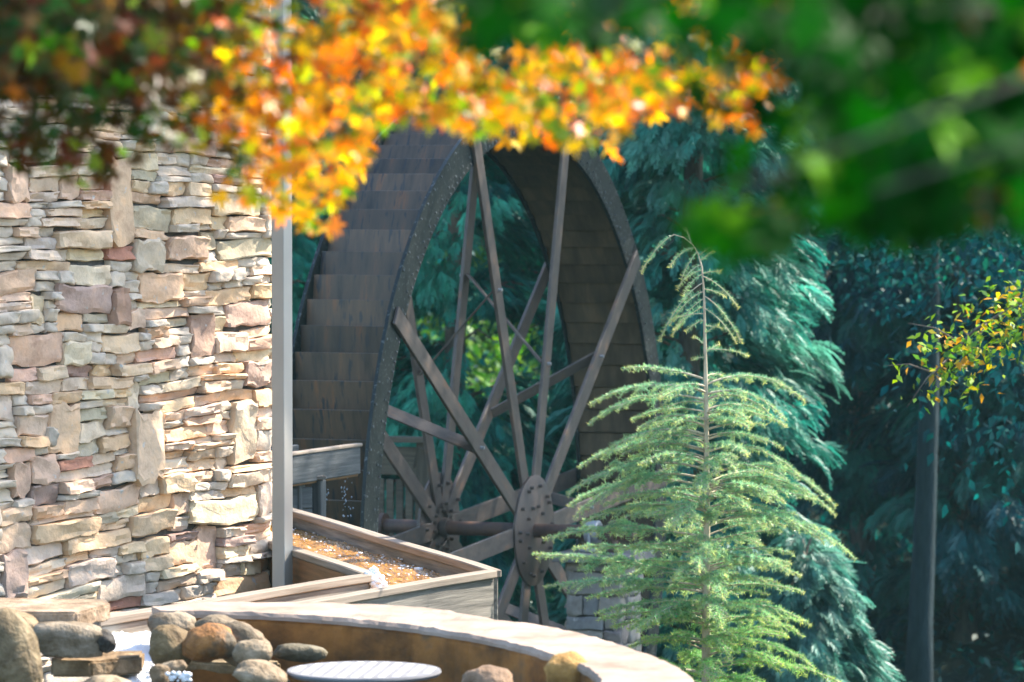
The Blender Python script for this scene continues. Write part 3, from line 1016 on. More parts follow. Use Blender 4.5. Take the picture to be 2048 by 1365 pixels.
strip_solid('inner_wall', offs(OR, IR, .62), offs(OR, IR, .985), ZB - .95, ZB - .037, M_BASIN, .004, 5)
strip_solid('outer_wall', offs(OR, IR, .07), offs(OR, IR, .60), ZB - 1.5, ZB - .037, M_STONE, .006, 6, color=(.36, .31, .25))
# water in the basin, below the rim
ang = np.linspace(0, 2 * math.pi, 48, endpoint=False)
zp = ZB - .40
pv = [(-1.0, 18.6, zp)] + [(-1.0 + 2.9 * math.cos(a), 18.4 + 3.2 * math.sin(a), zp) for a in ang]
inside = [(x * 1.0, y, z) for x, y, z in [(p[0], p[1], zp) for p in offs(OR, IR, .97)]]
inside += [(-4.0, 15.6, zp), (-4.0, 21.2, zp)]
cI = np.mean(inside, 0)
pv = [tuple(cI)] + inside
link('pool_water', meshdata('pool_water', np.array(pv) - cI, [[0, 1 + k, 1 + (k + 1) % len(inside)] for k in range(len(inside))], M_POOL), loc=cI, kind='structure')


def rock(name, px, py, w, h, y, label, col, cat='rock', deep=.8, seed=0, flat=0.0, sub=3, angular=0.0, group='rocks in the basin', tiltz=0.0):
    """w,h in picture pixels at distance y; (px,py) its middle"""
    c = at(px, py, y); k = y / F_PX
    rr = random.Random(seed)
    bm = bmesh.new(); bmesh.ops.create_icosphere(bm, subdivisions=sub, radius=1)
    ph = [rr.uniform(0, 6.28) for _ in range(9)]
    for v in bm.verts:
        p = v.co.copy()
        if angular:                            # towards a block
            m = max(abs(p.x), abs(p.y), abs(p.z))
            p = p.lerp(p / m, angular)
        n = 1 + .09 * math.sin(p.x * 2.6 + ph[0] + p.z) + .08 * math.sin(p.y * 3.1 + ph[1] - p.x) + .06 * math.sin(p.z * 4 + ph[2] + p.y * 2) + .035 * math.sin(p.x * 9 + ph[3] + p.y * 4) + .03 * math.sin(p.z * 11 + p.y * 7 + ph[4]) + .018 * math.sin(p.x * 23 + p.z * 17 + ph[5]) + rr.uniform(-.012, .012)
        v.co = p * n
    sx, sz = w * k / 2, h * k / 2
    bmesh.ops.scale(bm, vec=(sx, sx * deep, sz), verts=bm.verts)
    me = bm_mesh(bm, name, M_ROCK, True)
    M = Matrix.Translation(c) @ Matrix.Rotation(tiltz, 4, 'Y') @ Matrix.Rotation(rr.uniform(-.3, .3), 4, 'Z')
    return link(name, me, mw=M, label=label, cat=cat, group=group, color=col)


GREY = (.28, .255, .21); BROWN = (.30, .21, .12); ORG = (.42, .22, .08); TANR = (.40, .34, .26); DARK = (.05, .05, .05)
rock('boulder', 14, 1322, 150, 190, 19.6, 'largest mossy boulder at the bottom left corner of the basin', (.30, .27, .19), 'boulder', .8, 1)
rock('boulder', 40, 1252, 130, 62, 20.5, 'long tan boulder lying under the flat slab at the left', (.36, .30, .21), 'boulder', .7, 2, tiltz=.35)
rock('boulder', 136, 1278, 150, 66, 20.4, 'blunt grey block between the slab and the white cascade', (.33, .31, .27), 'boulder', .6, 3, angular=.75)
rock('boulder', 210, 1284, 46, 44, 20.35, 'small black wet rock beside the white cascade', DARK, 'boulder', .8, 4)
rock('boulder', 345, 1252, 96, 64, 20.7, 'round grey boulder split by shadow under the capstone end', (.36, .33, .28), 'boulder', .8, 5)
rock('boulder', 420, 1288, 108, 86, 20.2, 'orange brown egg shaped boulder in the middle of the rock pile', ORG, 'boulder', .8, 6)
rock('boulder', 345, 1296, 100, 80, 20.3, 'olive brown boulder left of the orange brown one', (.27, .22, .13), 'boulder', .8, 7)
rock('boulder', 438, 1253, 96, 44, 20.6, 'flat grey stone on top of the rock pile', GREY, 'boulder', .8, 8)
rock('boulder', 490, 1290, 108, 84, 20.3, 'long pale rounded boulder curving down the right of the pile', (.42, .37, .31), 'boulder', .8, 9, tiltz=.5)
rock('boulder', 506, 1306, 78, 54, 20.0, 'small domed cream boulder in front of the long pale one', (.42, .38, .31), 'boulder', .8, 10)
rock('boulder', 320, 1350, 44, 46, 19.6, 'small tan lump at the left end of the thin ledge stone', TANR, 'boulder', .8, 11)
rock('boulder', 345, 1336, 68, 30, 19.7, 'low cream stone sloping up to the thin ledge stone', (.47, .42, .34), 'boulder', .7, 12, tiltz=-.3)
rock('boulder', 215, 1372, 120, 40, 19.3, 'pale flat topped rock at the bottom edge below the brown slab', (.44, .40, .32), 'boulder', .8, 13)
rock('boulder', 520, 1352, 130, 56, 19.4, 'pale rock sloping down beside the white disc', (.42, .38, .31), 'boulder', .8, 14, tiltz=.2)
rock('boulder', 975, 1372, 110, 74, 19.2, 'low pinkish rock near the bottom edge in the basin', (.40, .31, .25), 'boulder', .8, 15)
rock('boulder', 1140, 1352, 96, 96, 18.9, 'pointed yellow brown rock with a white top inside the curved rim', (.52, .34, .12), 'boulder', .7, 16, angular=.3, tiltz=-.5)
rock('boulder', 1162, 1352, 62, 64, 18.95, 'dark grey rock tucked behind the yellow brown rock', (.16, .15, .13), 'boulder', .8, 17)
rock('boulder', 596, 1306, 110, 36, 20.55, 'grey green stone at the foot of the brown inner wall', (.20, .20, .16), 'boulder', .5, 18, angular=.3)


def slab(name, pts, z, th, label, col, y_unused=None, mat=M_ROCK, group='flat stones in the basin', jag=.006, seed=0):
    rr = random.Random(seed)
    P = [atz(px, py, z) for px, py in pts]
    # more points along the edge
    Q = []
    for k in range(len(P)):
        a, b = P[k], P[(k + 1) % len(P)]
        m_ = max(2, int((b - a).length / .09)); jg = min(jag, (b - a).length / m_ * .12)
        for t in np.linspace(0, 1, m_ + 1)[:-1]:
            p = a.lerp(b, float(t)); Q.append(p + Vector((rr.uniform(-jg, jg), rr.uniform(-jg, jg) * 2, 0)))
    c = sum(Q, Vector()) / len(Q)
    bm = bmesh.new()
    top = [bm.verts.new(p - c) for p in Q]
    fc = bm.faces.new(top)
    r = bmesh.ops.extrude_face_region(bm, geom=[fc])
    vs = [e for e in r['geom'] if isinstance(e, bmesh.types.BMVert)]
    for v in vs: v.co.z -= th; v.co += Vector((rr.uniform(-.003, .003), rr.uniform(-.003, .003), rr.uniform(-.006, .006)))
    bmesh.ops.recalc_face_normals(bm, faces=bm.faces)
    es = [e for e in bm.edges if e.calc_face_angle(0) > .6]
    bmesh.ops.bevel(bm, geom=es, offset=min(.012, th * .25), segments=2, affect='EDGES')
    return link(name, bm_mesh(bm, name, mat), loc=c, label=label, cat='stone slab', group=group, color=col)


slab('stone_slab', [(-60, 1224), (150, 1224), (178, 1220), (222, 1207), (214, 1199), (-60, 1194)], 4.86, .085, 'flat pale capstone slab at the left edge above the boulders', (.46, .39, .33), seed=1)
slab('stone_slab', [(100, 1320), (180, 1323), (282, 1313), (288, 1302), (150, 1302), (104, 1312)], 4.62, .085, 'thick brown sided slab lying in front of the cascade', (.36, .29, .20), seed=2)
slab('stone_slab', [(366, 1321), (470, 1327), (552, 1332), (560, 1322), (430, 1310), (372, 1311)], 4.60, .055, 'thin ledge stone lying in front of the rock pile', (.40, .36, .26), seed=3)
# round ribbed pale disc
dc = at(728, 1340, 19.5)
disc = lathe('stone_disc', [(-.42, .12), (-.026, .13), (-.024, .352), (-.010, .362), (.0, .358)], dc, Zv, M_DISC, None, 64, label='round pale disc with diagonal ridges lying in the basin', cat='disc')
nrib = 11
for k in range(nrib):
    off_ = -.34 + .68 * (k + .5) / nrib
    hl = math.sqrt(max(.0, .345 ** 2 - off_ ** 2)) - .035
    if hl < .04: continue
    dd = Vector((.12, .9928, 0)); nn = Vector((.9928, -.12, 0))
    c0 = Vector((dc.x, dc.y, dc.z - .0028)) + nn * off_
    board('ridge', c0 - dd * hl, c0 + dd * hl, .032, .008, M_DRIB, disc, bev=.001)

# white cascade out of the trough mouth
cp = []
A_, B_ = np.array(atz(238, 1246, 4.47)), np.array(atz(302, 1246, 4.47))
bm = bmesh.new()
nu, nv = 26, 22
g = [[None] * nu for _ in range(nv)]
rr = np.random.default_rng(3)
for j in range(nv):
    for i in range(nu):
        s, t = i / (nu - 1), j / (nv - 1)
        px = 205 + (305 - 205) * s + 10 * t - 8 * t * t
        y = 21.75 - 1.5 * t
        z = 4.62 - .02 * t - .20 * t ** 2.2 + (.004 + .01 * t) * math.sin(s * 9 + t * 5) + rr.normal(0, .0025)
        x = (px - CX) / F_PX * y
        g[j][i] = bm.verts.new((x, y, z))
for j in range(nv - 1):
    for i in range(nu - 1):
        bm.faces.new([g[j][i], g[j][i + 1], g[j + 1][i + 1], g[j + 1][i]])
bmesh.ops.recalc_face_normals(bm, faces=bm.faces)
r = bmesh.ops.extrude_face_region(bm, geom=list(bm.faces))
for e in r['geom']:
    if isinstance(e, bmesh.types.BMVert): e.co.z -= .03
link('cascade', bm_mesh(bm, 'cascade', M_FOAM, True), kind='structure')
fp, fs = [], []
for k in range(160):
    t = rng.random(); px = rng.uniform(190, 310); y = 21.3 - 1.1 * t
    z = 4.57 - .02 * t - .20 * t ** 2.2
    fp.append(((px - CX) / F_PX * y, y, z + rng.normal(.01, .012))); fs.append(rng.uniform(.005, .02))
for k in range(30):
    p = at(rng.uniform(335, 380), rng.uniform(1345, 1362), 19.3); fp.append(p[:]); fs.append(rng.uniform(.006, .016))
blobs('foam', fp, fs, M_FOAM, .8, kind='stuff')

# ------------------------------------------------------------------ instancing of small leaf shapes into one mesh
def scatter(tv, tf, R, P, col, sc=None):
    n, m = len(P), len(tv)
    V = np.einsum('nij,mj->nmi', R, tv)
    if sc is not None: V *= sc[:, None, None]
    V = V + P[:, None, :]
    F = (tf[None] + (np.arange(n) * m)[:, None, None]).reshape(-1, tf.shape[1])
    C = np.repeat(col, m, axis=0)
    return V.reshape(-1, 3), F, C


def frames(xd, up):
    """rotation matrices whose first column is xd and third is near up"""
    xd = xd / np.linalg.norm(xd, axis=1, keepdims=True)
    y = np.cross(up, xd); y /= np.linalg.norm(y, axis=1, keepdims=True) + 1e-9
    z = np.cross(xd, y)
    return np.stack([xd, y, z], -1)


def rand_unit(n):
    v = rng.normal(size=(n, 3)); return v / np.linalg.norm(v, axis=1, keepdims=True)


# feathery frond: a bent axis with narrow side leaflets
def make_frond():
    v, f = [], []
    for k in range(9):
        t = k / 8
        x = t * 1.0; z = -.22 * t * t; ln = .42 * (1 - t * .8) * (.5 + .5 * min(1, t * 3)) * (.75 + .25 * ((k * 7) % 3)); wd = .05
        for s in (-1, 1):
            b = len(v)
            v += [(x, 0, z), (x + wd * 1.6, s * wd * .4, z - .005), (x + ln * 1.25, s * ln * .72, z - .10 * ln - .03 + .06 * s * (k % 2)), (x + ln * .55, s * ln * .52, z + .02)]
            f += [(b, b + 1, b + 2), (b, b + 2, b + 3)]
    b = len(v)
    v += [(0, -.012, 0), (0, .012, 0), (1.08, 0, -.27)]
    f += [(b, b + 1, b + 2)]
    return np.array(v), np.array(f)


FRv, FRf = make_frond()
LFv = np.array([(0, 0, 0), (.4, .26, .05), (1, 0, -.06), (.4, -.26, .05)])
LFf = np.array([(0, 1, 2, 3)])


def clump_tree(name, base, trunk_r, crown, nclump, per, leaf, cols, label, cat='tree', group=None, top=None, bark=None, hole=None, seed=0, droop=.3, leaf_shape='leaf', mat=None, limbs=5, spread=.16):
    """crown = list of ellipsoids (cx,cy,cz,rx,ry,rz) in the world"""
    g = np.random.default_rng(seed)
    base = Vector(base)
    root = thing(name, label, cat, base, group)
    cz = max(c[2] for c in crown); top = top or cz
    J = Join()
    c0 = crown[0]
    pts = [base + (Vector((c0[0], c0[1], top)) - base) * t + Vector((.06 * math.sin(t * 7 + seed), .06 * math.cos(t * 5 + seed), 0)) * (t * (1 - t) * 4) for t in np.linspace(0, 1, 10)]
    v, f = tube_arrays(pts, [trunk_r * (1 - .72 * t) * (1 + .35 * math.exp(-t * 14)) for t in np.linspace(0, 1, 10)], 12)
    J.add(v, f)
    trunk = link('trunk', J.mesh('trunk', bark or M_BARK, True), root)
    for k in range(limbs):
        c = crown[k % len(crown)]
        st = pts[4 + k % 5]
        d = g.normal(size=3); d /= np.linalg.norm(d)
        en = Vector((c[0] + d[0] * c[3] * .7, c[1] + d[1] * c[4] * .7, c[2] + abs(d[2]) * c[5] * .4))
        mid = (st + en) / 2 + Vector((0, 0, .15 * (en - st).length))
        v, f = tube_arrays([st, st.lerp(mid, .6), mid.lerp(en, .35), en], [trunk_r * .34, trunk_r * .26, trunk_r * .16, trunk_r * .05], 7)
        link('limb', meshdata('limb', v, f, bark or M_BARK, True), root)
    vol = np.array([c[3] * c[4] * c[5] for c in crown]); vol /= vol.sum()
    ci = g.choice(len(crown), nclump, p=vol)
    cr = np.array(crown)
    d = g.normal(size=(nclump, 3)); d /= np.linalg.norm(d, axis=1, keepdims=True)
    rad = g.uniform(.25, 1, nclump) ** .45
    cc = cr[ci, :3] + d * cr[ci, 3:] * rad[:, None]
    P = np.repeat(cc, per, 0) + g.normal(size=(nclump * per, 3)) * (cr[np.repeat(ci, per), 3:] * spread)
    cl = np.array(cols); cidx = g.integers(0, len(cl), nclump)
    C = cl[np.repeat(cidx, per)] * g.uniform(.75, 1.3, (nclump * per, 1))
    if hole is not None:
        k = ~hole(P); P, C = P[k], C[k]
    n = len(P)
    out = d[np.repeat(np.arange(nclump), per)][:n] if hole is None else rand_unit(n)
    xd = out * .5 + g.normal(size=(n, 3)) * .6; xd[:, 2] -= droop
    up = g.normal(size=(n, 3)) * .55; up[:, 2] += 1
    R = frames(xd, up)
    sc = leaf * g.uniform(.6, 1.3, n)
    V, F, C2 = scatter(LFv if leaf_shape == 'leaf' else FRv, LFf if leaf_shape == 'leaf' else FRf, R, P - np.array(base), C, sc)
    link('crown', meshdata('crown', V, F, mat or M_LEAFMASS, False, C2), root, loc=base)
    return root


def to_px(P):
    y = P[:, 1]; z = P[:, 2] - EYE
    d = y * _cp - z * _sp; u = y * _sp + z * _cp
    return CX + F_PX * P[:, 0] / d, CY - F_PX * u / d


# ------------------------------------------------------------------ soft conifers close behind the wheel
def conifer(name, x, y, prof, label, seed, nb, z0=1.0, z1=11.0, hole=None, cols=None, size=.34, group='soft teal conifers'):
    """prof(z) -> radius; boughs of fronds droop outwards in whorls"""
    g = np.random.default_rng(seed)
    base = Vector((x, y, float(terr(x, y)) - .1))
    root = thing(name, label, 'conifer', base, group)
    pts = [Vector((x + .03 * math.sin(z), y, z)) for z in np.linspace(base.z, z1, 12)]
    v, f = tube_arrays(pts, [.16 * (1 - .85 * k / 11) for k in range(12)], 10)
    link('trunk', meshdata('trunk', v, f, M_BARK, True), root)
    z = g.uniform(z0, z1, nb); az = g.uniform(0, 2 * math.pi, nb)
    r = np.array([prof(q) for q in z]) * g.uniform(.72, 1.06, nb)
    Pp, Xd, Cc, Sz = [], [], [], []
    J = Join()
    cols = np.array(cols)
    for b in range(nb):
        n = int(24 + r[b] * 26)
        t = g.uniform(.25, 1, n) ** .7
        side = g.normal(0, 1, n) * .20 * r[b] * (1.1 - t * .6)
        ca, sa = math.cos(az[b]), math.sin(az[b])
        rad = r[b] * t
        px = x + ca * rad - sa * side; py = y + sa * rad + ca * side
        pz = z[b] + .25 * rad - .34 * rad * t + g.normal(0, .05, n)
        Pp.append(np.stack([px, py, pz], 1))
        dx = np.stack([ca - sa * side * 1.4, sa + ca * side * 1.4, -.35 - .3 * t + g.normal(0, .2, n)], 1) + g.normal(0, .16, (n, 3))
        Xd.append(dx)
        c = cols[g.integers(0, len(cols))] * g.uniform(.7, 1.35)
        Cc.append(np.repeat(c[None], n, 0) * g.uniform(.8, 1.25, (n, 1)))
        Sz.append(size * g.uniform(.6, 1.15, n))
        if b % 4 == 0:
            e = Vector((x + ca * r[b] * .9, y + sa * r[b] * .9, z[b] - .05 * r[b]))
            v, f = tube_arrays([Vector((x, y, z[b] - .1)), Vector((x, y, z[b])).lerp(e, .5) + Vector((0, 0, .1)), e], [.02, .013, .004], 4)
            J.add([p - base for p in v], f)
    P, X, C, Z_ = np.concatenate(Pp), np.concatenate(Xd), np.concatenate(Cc), np.concatenate(Sz)
    if hole is not None:
        k = ~hole(P); P, X, C, Z_ = P[k], X[k], C[k], Z_[k]
    up = g.normal(size=P.shape) * .35; up[:, 2] += 1
    V, F, C2 = scatter(FRv, FRf, frames(X, up), P - np.array(base), C, Z_)
    link('crown', meshdata('crown', V, F, M_FROND, False, C2), root, loc=base)
    link('boughs', J.mesh('boughs', M_BARK), root, loc=base, kind='stuff')
    return root


TEAL = [(.016, .20, .145), (.024, .25, .165), (.013, .165, .13), (.04, .28, .17)]  # the teal tint of the shade is put into the frond colours
TEALP = [(.04, .23, .17), (.06, .27, .20), (.03, .19, .15), (.10, .30, .22)]


def gap(P):
    px, py = to_px(P)
    n = 14 * np.sin(px * .045 + 2) + 12 * np.sin(py * .06) + rng.normal(0, 16, len(px))
    a = ((px - 985) / (112 + n)) ** 2 + ((py - 690) / (78 + n)) ** 2 < 1
    b = ((px - 905) / (62 + n)) ** 2 + ((py - 640) / (50 + n)) ** 2 < 1
    c = ((px - 855) / 26) ** 2 + ((py - 940) / 26) ** 2 < 1
    return a | b | c


conifer('conifer', -.55, 42.0, lambda z: 1.75 - .07 * z, 'soft dark conifer framed by the spokes of the wheel', 21, 420, .6, 13, gap, TEAL, .27)
conifer('conifer', 1.75, 40.8, lambda z: 1.38 - .02 * z + .10 * math.sin(z * 2.6), 'tall bluish conifer to the right of the wheel behind the cedar', 22, 520, .6, 14, gap, TEALP, .27)
conifer('conifer', -2.6, 43.5, lambda z: 1.6 - .05 * z, 'dark conifer left of the wheel, behind the post', 23, 300, .6, 13, None, TEAL, .27)
conifer('conifer', 2.72, 39.0, lambda z: max(.1, 1.15 * min(1, (4.0 - z) / 2.2)), 'low bushy blue conifer at the right foot of the cedar', 24, 240, .4, 3.6, None, [(.10, .28, .21), (.14, .32, .25), (.07, .22, .17)], .24)
conifer('conifer', .55, 43.2, lambda z: 1.5 - .06 * z, 'dark conifer seen between the two uppermost spokes', 25, 320, .6, 13, gap, TEAL, .27)

# ------------------------------------------------------------------ forest behind
DK = [(.004, .10, .10), (.007, .13, .115), (.003, .08, .09), (.015, .15, .09)]  # teal of shaded, hazy woods put into the leaf colours
k = 0
FT = [(560, 58, 3.0), (700, 72, 3.8), (900, 88, 4.4), (1130, 82, 4.4), (1350, 70, 3.6), (1590, 76, 3.6), (1720, 68, 3.0), (1930, 73, 3.6), (2080, 75, 3.8), (1780, 76, 4.0), (2010, 84, 4.4), (420, 70, 3.6), (1480, 92, 5), (1640, 55, 2.2), (2160, 80, 4.0), (1250, 96, 5)]
FL = ['behind the post', 'left behind the wheel', 'far behind the wheel hub', 'far behind the right rim of the wheel', 'behind the right hand conifer', 'just right of the teal conifer', 'left of the bare grey trunk', 'right of the bare grey trunk', 'at the right edge', 'farthest up the slope behind the bare grey trunk',
      'farthest up the slope near the right edge', 'hidden mostly by the stone wall', 'far up the slope behind the cedar', 'low beside the foot of the teal conifer', 'nearest to the right edge', 'at the top of the slope behind the wheel']
for k, (px, d, r) in enumerate(FT):
    x = (px - CX) / F_PX * d; zg = float(terr(x, d))
    clump_tree('forest_tree', (x, d, zg - .2), .15, [(x, d, zg + 2.6, r * .72, r * .72, 2.6), (x, d, zg + 6.4, r * .74, r * .74, 3.4), (x + .5, d - .3, zg + 11, r * .7, r * .7, 3.5)], 1000, 44, (.085 if d < 56 else .12), DK,
               'dark leafy forest tree ' + FL[k], group='dark trees on the slope behind', seed=k + 1, droop=.6)
HEM = [(.004, .085, .085), (.008, .11, .10), (.003, .065, .075), (.014, .13, .09)]
for (px, d, r, seed, lab) in ((1725, 50.5, 1.9, 41, 'dark drooping hemlock just right of the teal conifer'), (1925, 49.5, 1.7, 42, 'dark drooping hemlock behind the bare grey trunk'), (2085, 50, 2.1, 43, 'dark drooping hemlock at the right edge under the yellow green bough'), (1815, 71, 2.8, 44, 'dark hemlock deep in the woods left of the bare grey trunk')):
    x = (px - CX) / F_PX * d; zg = float(terr(x, d))
    conifer('hemlock', x, d, lambda z, r=r, zg=zg: r * (1 - .045 * (z - zg)) * (.82 + .18 * math.sin(z * 1.9 + r * 9)), lab, seed, 170, zg + .2, zg + 11, None, HEM, .42, 'dark hemlocks in the woods at the right')
# the trunk that stands out at the right
x = (1838 - CX) / F_PX * 47; zg = float(terr(x, 47))
clump_tree('tall_tree', (x, 47, zg - .2), .145, [(x + .2, 46.7, 6.7, 1.5, 1.2, 1.3), (x + .6, 47.5, 9.6, 2.2, 2.0, 2.2), (x + .8, 47.5, 13, 2.4, 2.2, 2.5)], 520, 44, .085, DK, 'bare straight grey trunk rising in the dark woods at the right', seed=31, bark=M_SHADEBARK)
# trees to the right of the mill whose crowns shade the wheel and the wall
clump_tree('shade_tree', (6.6, 37.6, .2), .24, [(5.6, 37.6, 9.5, 2.6, 2.6, 3.6), (6.2, 37.6, 14.5, 3.2, 3.2, 4), (5.2, 36.2, 6.4, 1.9, 1.9, 2.2), (5.2, 33.2, 12.7, 1.4, 1.2, 1.2)], 560, 84, .115, DK, 'broad leafy tree at the upper right whose crown shades the wheel', seed=33)
clump_tree('shade_tree', (4.7, 30.8, .3), .20, [(3.0, 27.4, 13.8, 1.7, 1.4, 1.1), (4.2, 29.5, 16.0, 1.8, 1.8, 1.5), (2.5, 27.2, 11.6, 1.0, 1.0, .6)], 200, 26, .15, DK, 'tall tree outside the right edge whose boughs dapple the stone wall', seed=34)

# yellow green bough reaching in at the right
YG = [(.20, .36, .02), (.28, .44, .03), (.55, .46, .03), (.62, .32, .03), (.14, .28, .03), (.10, .24, .04)]
b0 = Vector((5.4, 31.0, terr(5.4, 31.0) - .1))
bough = thing('autumn_tree', 'slender tree with a sunlit yellow green bough at the right edge', 'tree', b0)
v, f = tube_arrays([b0, b0 + Vector((.05, 0, 2.5)), b0 + Vector((-.1, .1, 5)), b0 + Vector((0, .1, 8))], [.11, .09, .075, .03], 10)
link('trunk', meshdata('trunk', v, f, M_BARK, True), bough)
br = [Vector((5.3, 31.1, 5.4)), Vector((4.7, 31.05, 6.1)), Vector((4.0, 31, 6.2)), Vector((3.42, 31, 5.85)), Vector((3.06, 31, 5.45))]
v, f = tube_arrays(br, [.05, .035, .02, .012, .004], 6)
link('bough', meshdata('bough', v, f, M_BARK, True), bough)
for k in range(12):
    i_ = k % 3 + 1; q0 = br[i_].lerp(br[i_ + 1], random.random())
    q1 = q0 + Vector((random.uniform(-.45, .05), random.uniform(-.3, .3), random.uniform(-.35, .22)))
    v, f = tube_arrays([q0, q0.lerp(q1, .5) + Vector((0, 0, .04)), q1], [.009, .006, .002], 5)
    link('twig', meshdata('twig', v, f, M_BARK, True), bough)
n = 1150
t = rng.beta(1.15, 1.35, n) * .93
polyp = np.array([p[:] for p in br[1:]])
Pb = np.stack([np.interp(t, np.linspace(0, 1, 4), polyp[:, k]) for k in range(3)], 1) + rng.normal(0, 1, (n, 3)) * np.array([.15, .25, .13]) - np.array([0, 0, .10])
up = rng.normal(0, .5, (n, 3)); up[:, 2] += 1
V, F, C = scatter(LFv, LFf, frames(rng.normal(0, 1, (n, 3)) + np.array([-.3, -.2, -.4]), up), Pb - np.array(b0[:]), np.array(YG)[rng.integers(0, len(YG), n)] * rng.uniform(.8, 1.2, (n, 1)), rng.uniform(.05, .095, n))
link('foliage', meshdata('foliage', V, F, M_LEAFMASS, False, C), bough, loc=b0)

# undergrowth on the slope
n = 130000
yy = 46 + rng.random(n) ** .8 * 62; xx = (rng.uniform(-.09, .17, n)) * yy
zz = terr(xx, yy) + np.abs(rng.normal(0, .45, n)) * (.5 + .5 * np.sin(xx * 1.7 + yy * .9) ** 2)
GR = np.array([(.004, .055, .052), (.008, .07, .056), (.003, .042, .045), (.014, .085, .05)])
up = rng.normal(0, .5, (n, 3)); up[:, 2] += 1
col_ = GR[rng.integers(0, 4, n)] * rng.uniform(.7, 1.3, (n, 1))
V, F, C = scatter(LFv, LFf, frames(rng.normal(0, 1, (n, 3)), up), np.stack([xx, yy, zz], 1), col_, rng.uniform(.09, .19, n))
link('undergrowth', meshdata('undergrowth', V, F, M_LEAFMASS, False, C), kind='stuff')
# bright grass and pale logs in the clearing behind the wheel
n = 7000
pxs = rng.normal(960, 80, n); d = rng.uniform(57, 63.5, n); xx = (pxs - CX) / F_PX * d
zz = terr(xx, d) + np.abs(rng.normal(0, .25, n))
up = rng.normal(0, .5, (n, 3)); up[:, 2] += 1
BG = np.array([(.06, .20, .02), (.09, .26, .03), (.05, .15, .02), (.15, .28, .03)])
V, F, C = scatter(LFv, LFf, frames(rng.normal(0, 1, (n, 3)), up), np.stack([xx, d, zz], 1), BG[rng.integers(0, 4, n)], rng.uniform(.10, .24, n))
link('grass', meshdata('grass', V, F, M_LEAFMASS, False, C), kind='stuff')
LG = [(905, 1080, 735, 58.3), (930, 1040, 715, 59.0), (880, 1010, 752, 57.6), (990, 1110, 722, 58.7)]
for k, (xa, xb, py, d) in enumerate(LG):
    a = atz(xa, py, 0); pa, pb = at(xa, py + 4, d), at(xb, py - 3, d + .6)
    for p in (pa, pb): p.z = float(terr(p.x, p.y)) + .22
    v, f = tube_arrays([pa, pa.lerp(pb, .5) + Vector((0, 0, .04)), pb], [.075, .07, .06], 8)
    link('log', meshdata('log', v, f, M_CBARK, True), label='pale fallen log ' + ('third nearest of four', 'farthest up the slope', 'nearest and lowest', 'longest on the right')[k] + ' in the clearing behind the wheel', cat='log', group='fallen logs in the clearing')

# ------------------------------------------------------------------ young cedar in front of the wheel
CD = 24.0
ck = CD / F_PX


def cpt(px, py, dy=0.0):
    p = at(px, py, CD); p.y += dy
    return p


cb = cpt(1413, 1300); cbase = Vector((cb.x, CD, float(terr(cb.x, CD)) - .05))
cedar = thing('young_cedar', 'sunlit young blue green cedar with a nodding tip in front of the wheel', 'cedar', cbase)
tr_px = [(1412, 1500), (1412, 1280), (1414, 1050), (1413, 900), (1412, 780), (1410, 680), (1408, 590), (1404, 535), (1396, 508), (1385, 490), (1368, 476), (1346, 469)]
tp = [cbase] + [cpt(a, b) for a, b in tr_px]
trd = [.034, .030, .024, .018, .0155, .0125, .0085, .006, .0048, .004, .0036, .003, .0026]
v, f = tube_arrays(tp, trd, 12)
link('trunk', meshdata('trunk', v, f, M_CBARK, True), cedar)


def trunk_at(py):
    ys = [b for a, b in tr_px][::-1]; xs = [a for a, b in tr_px][::-1]
    return cpt(float(np.interp(py, ys, xs)), py)


def bez(p0, p1, p2, p3, n):
    t = np.linspace(0, 1, n)[:, None]
    p0, p1, p2, p3 = (np.array(p[:]) for p in (p0, p1, p2, p3))
    return (1 - t) ** 3 * p0 + 3 * (1 - t) ** 2 * t * p1 + 3 * (1 - t) * t * t * p2 + t ** 3 * p3


NV = np.array([(0, -.075, 0), (0, .075, 0), (1, 0, 0)])
NF = np.array([(0, 1, 2)])
CG = np.array([(.17, .38, .22), (.23, .44, .26), (.12, .30, .18), (.28, .48, .22)])
CTIP = np.array([(.52, .56, .18), (.44, .52, .18), (.58, .60, .26)])


def needles_along(curves, spacing=.0095, per=8, ln=.0225):
    """rosettes of needles on each twig curve; returns arrays"""
    Pn, Dn, Cn = [], [], []
    for (cv, tipy) in curves:
        seg = np.linalg.norm(np.diff(cv, axis=0), axis=1); s = np.r_[0, np.cumsum(seg)]
        m = max(2, int(s[-1] / spacing))
        tt = np.linspace(0, s[-1], m)
        p = np.stack([np.interp(tt, s, cv[:, k]) for k in range(3)], 1)
        tg = np.gradient(p, axis=0); tg /= np.linalg.norm(tg, axis=1, keepdims=True) + 1e-9
        p = np.repeat(p, per, 0); tg = np.repeat(tg, per, 0)
        d = rng.normal(size=p.shape); d -= (d * tg).sum(1, keepdims=True) * tg; d /= np.linalg.norm(d, axis=1, keepdims=True) + 1e-9
        d = d + tg * rng.uniform(.1, .9, (len(p), 1)); d[:, 2] += .22
        w = np.repeat((tt / s[-1]) ** 3, per)[:, None] * tipy
        c = CG[rng.integers(0, 4, len(p))] * (1 - w) + CTIP[rng.integers(0, 3, len(p))] * w
        Pn.append(p); Dn.append(d); Cn.append(c * rng.uniform(.8, 1.2, (len(p), 1)))
    P, D, C = np.concatenate(Pn), np.concatenate(Dn), np.concatenate(Cn)
    L = ln * rng.uniform(.65, 1.25, len(P))
    return P, D, C, L


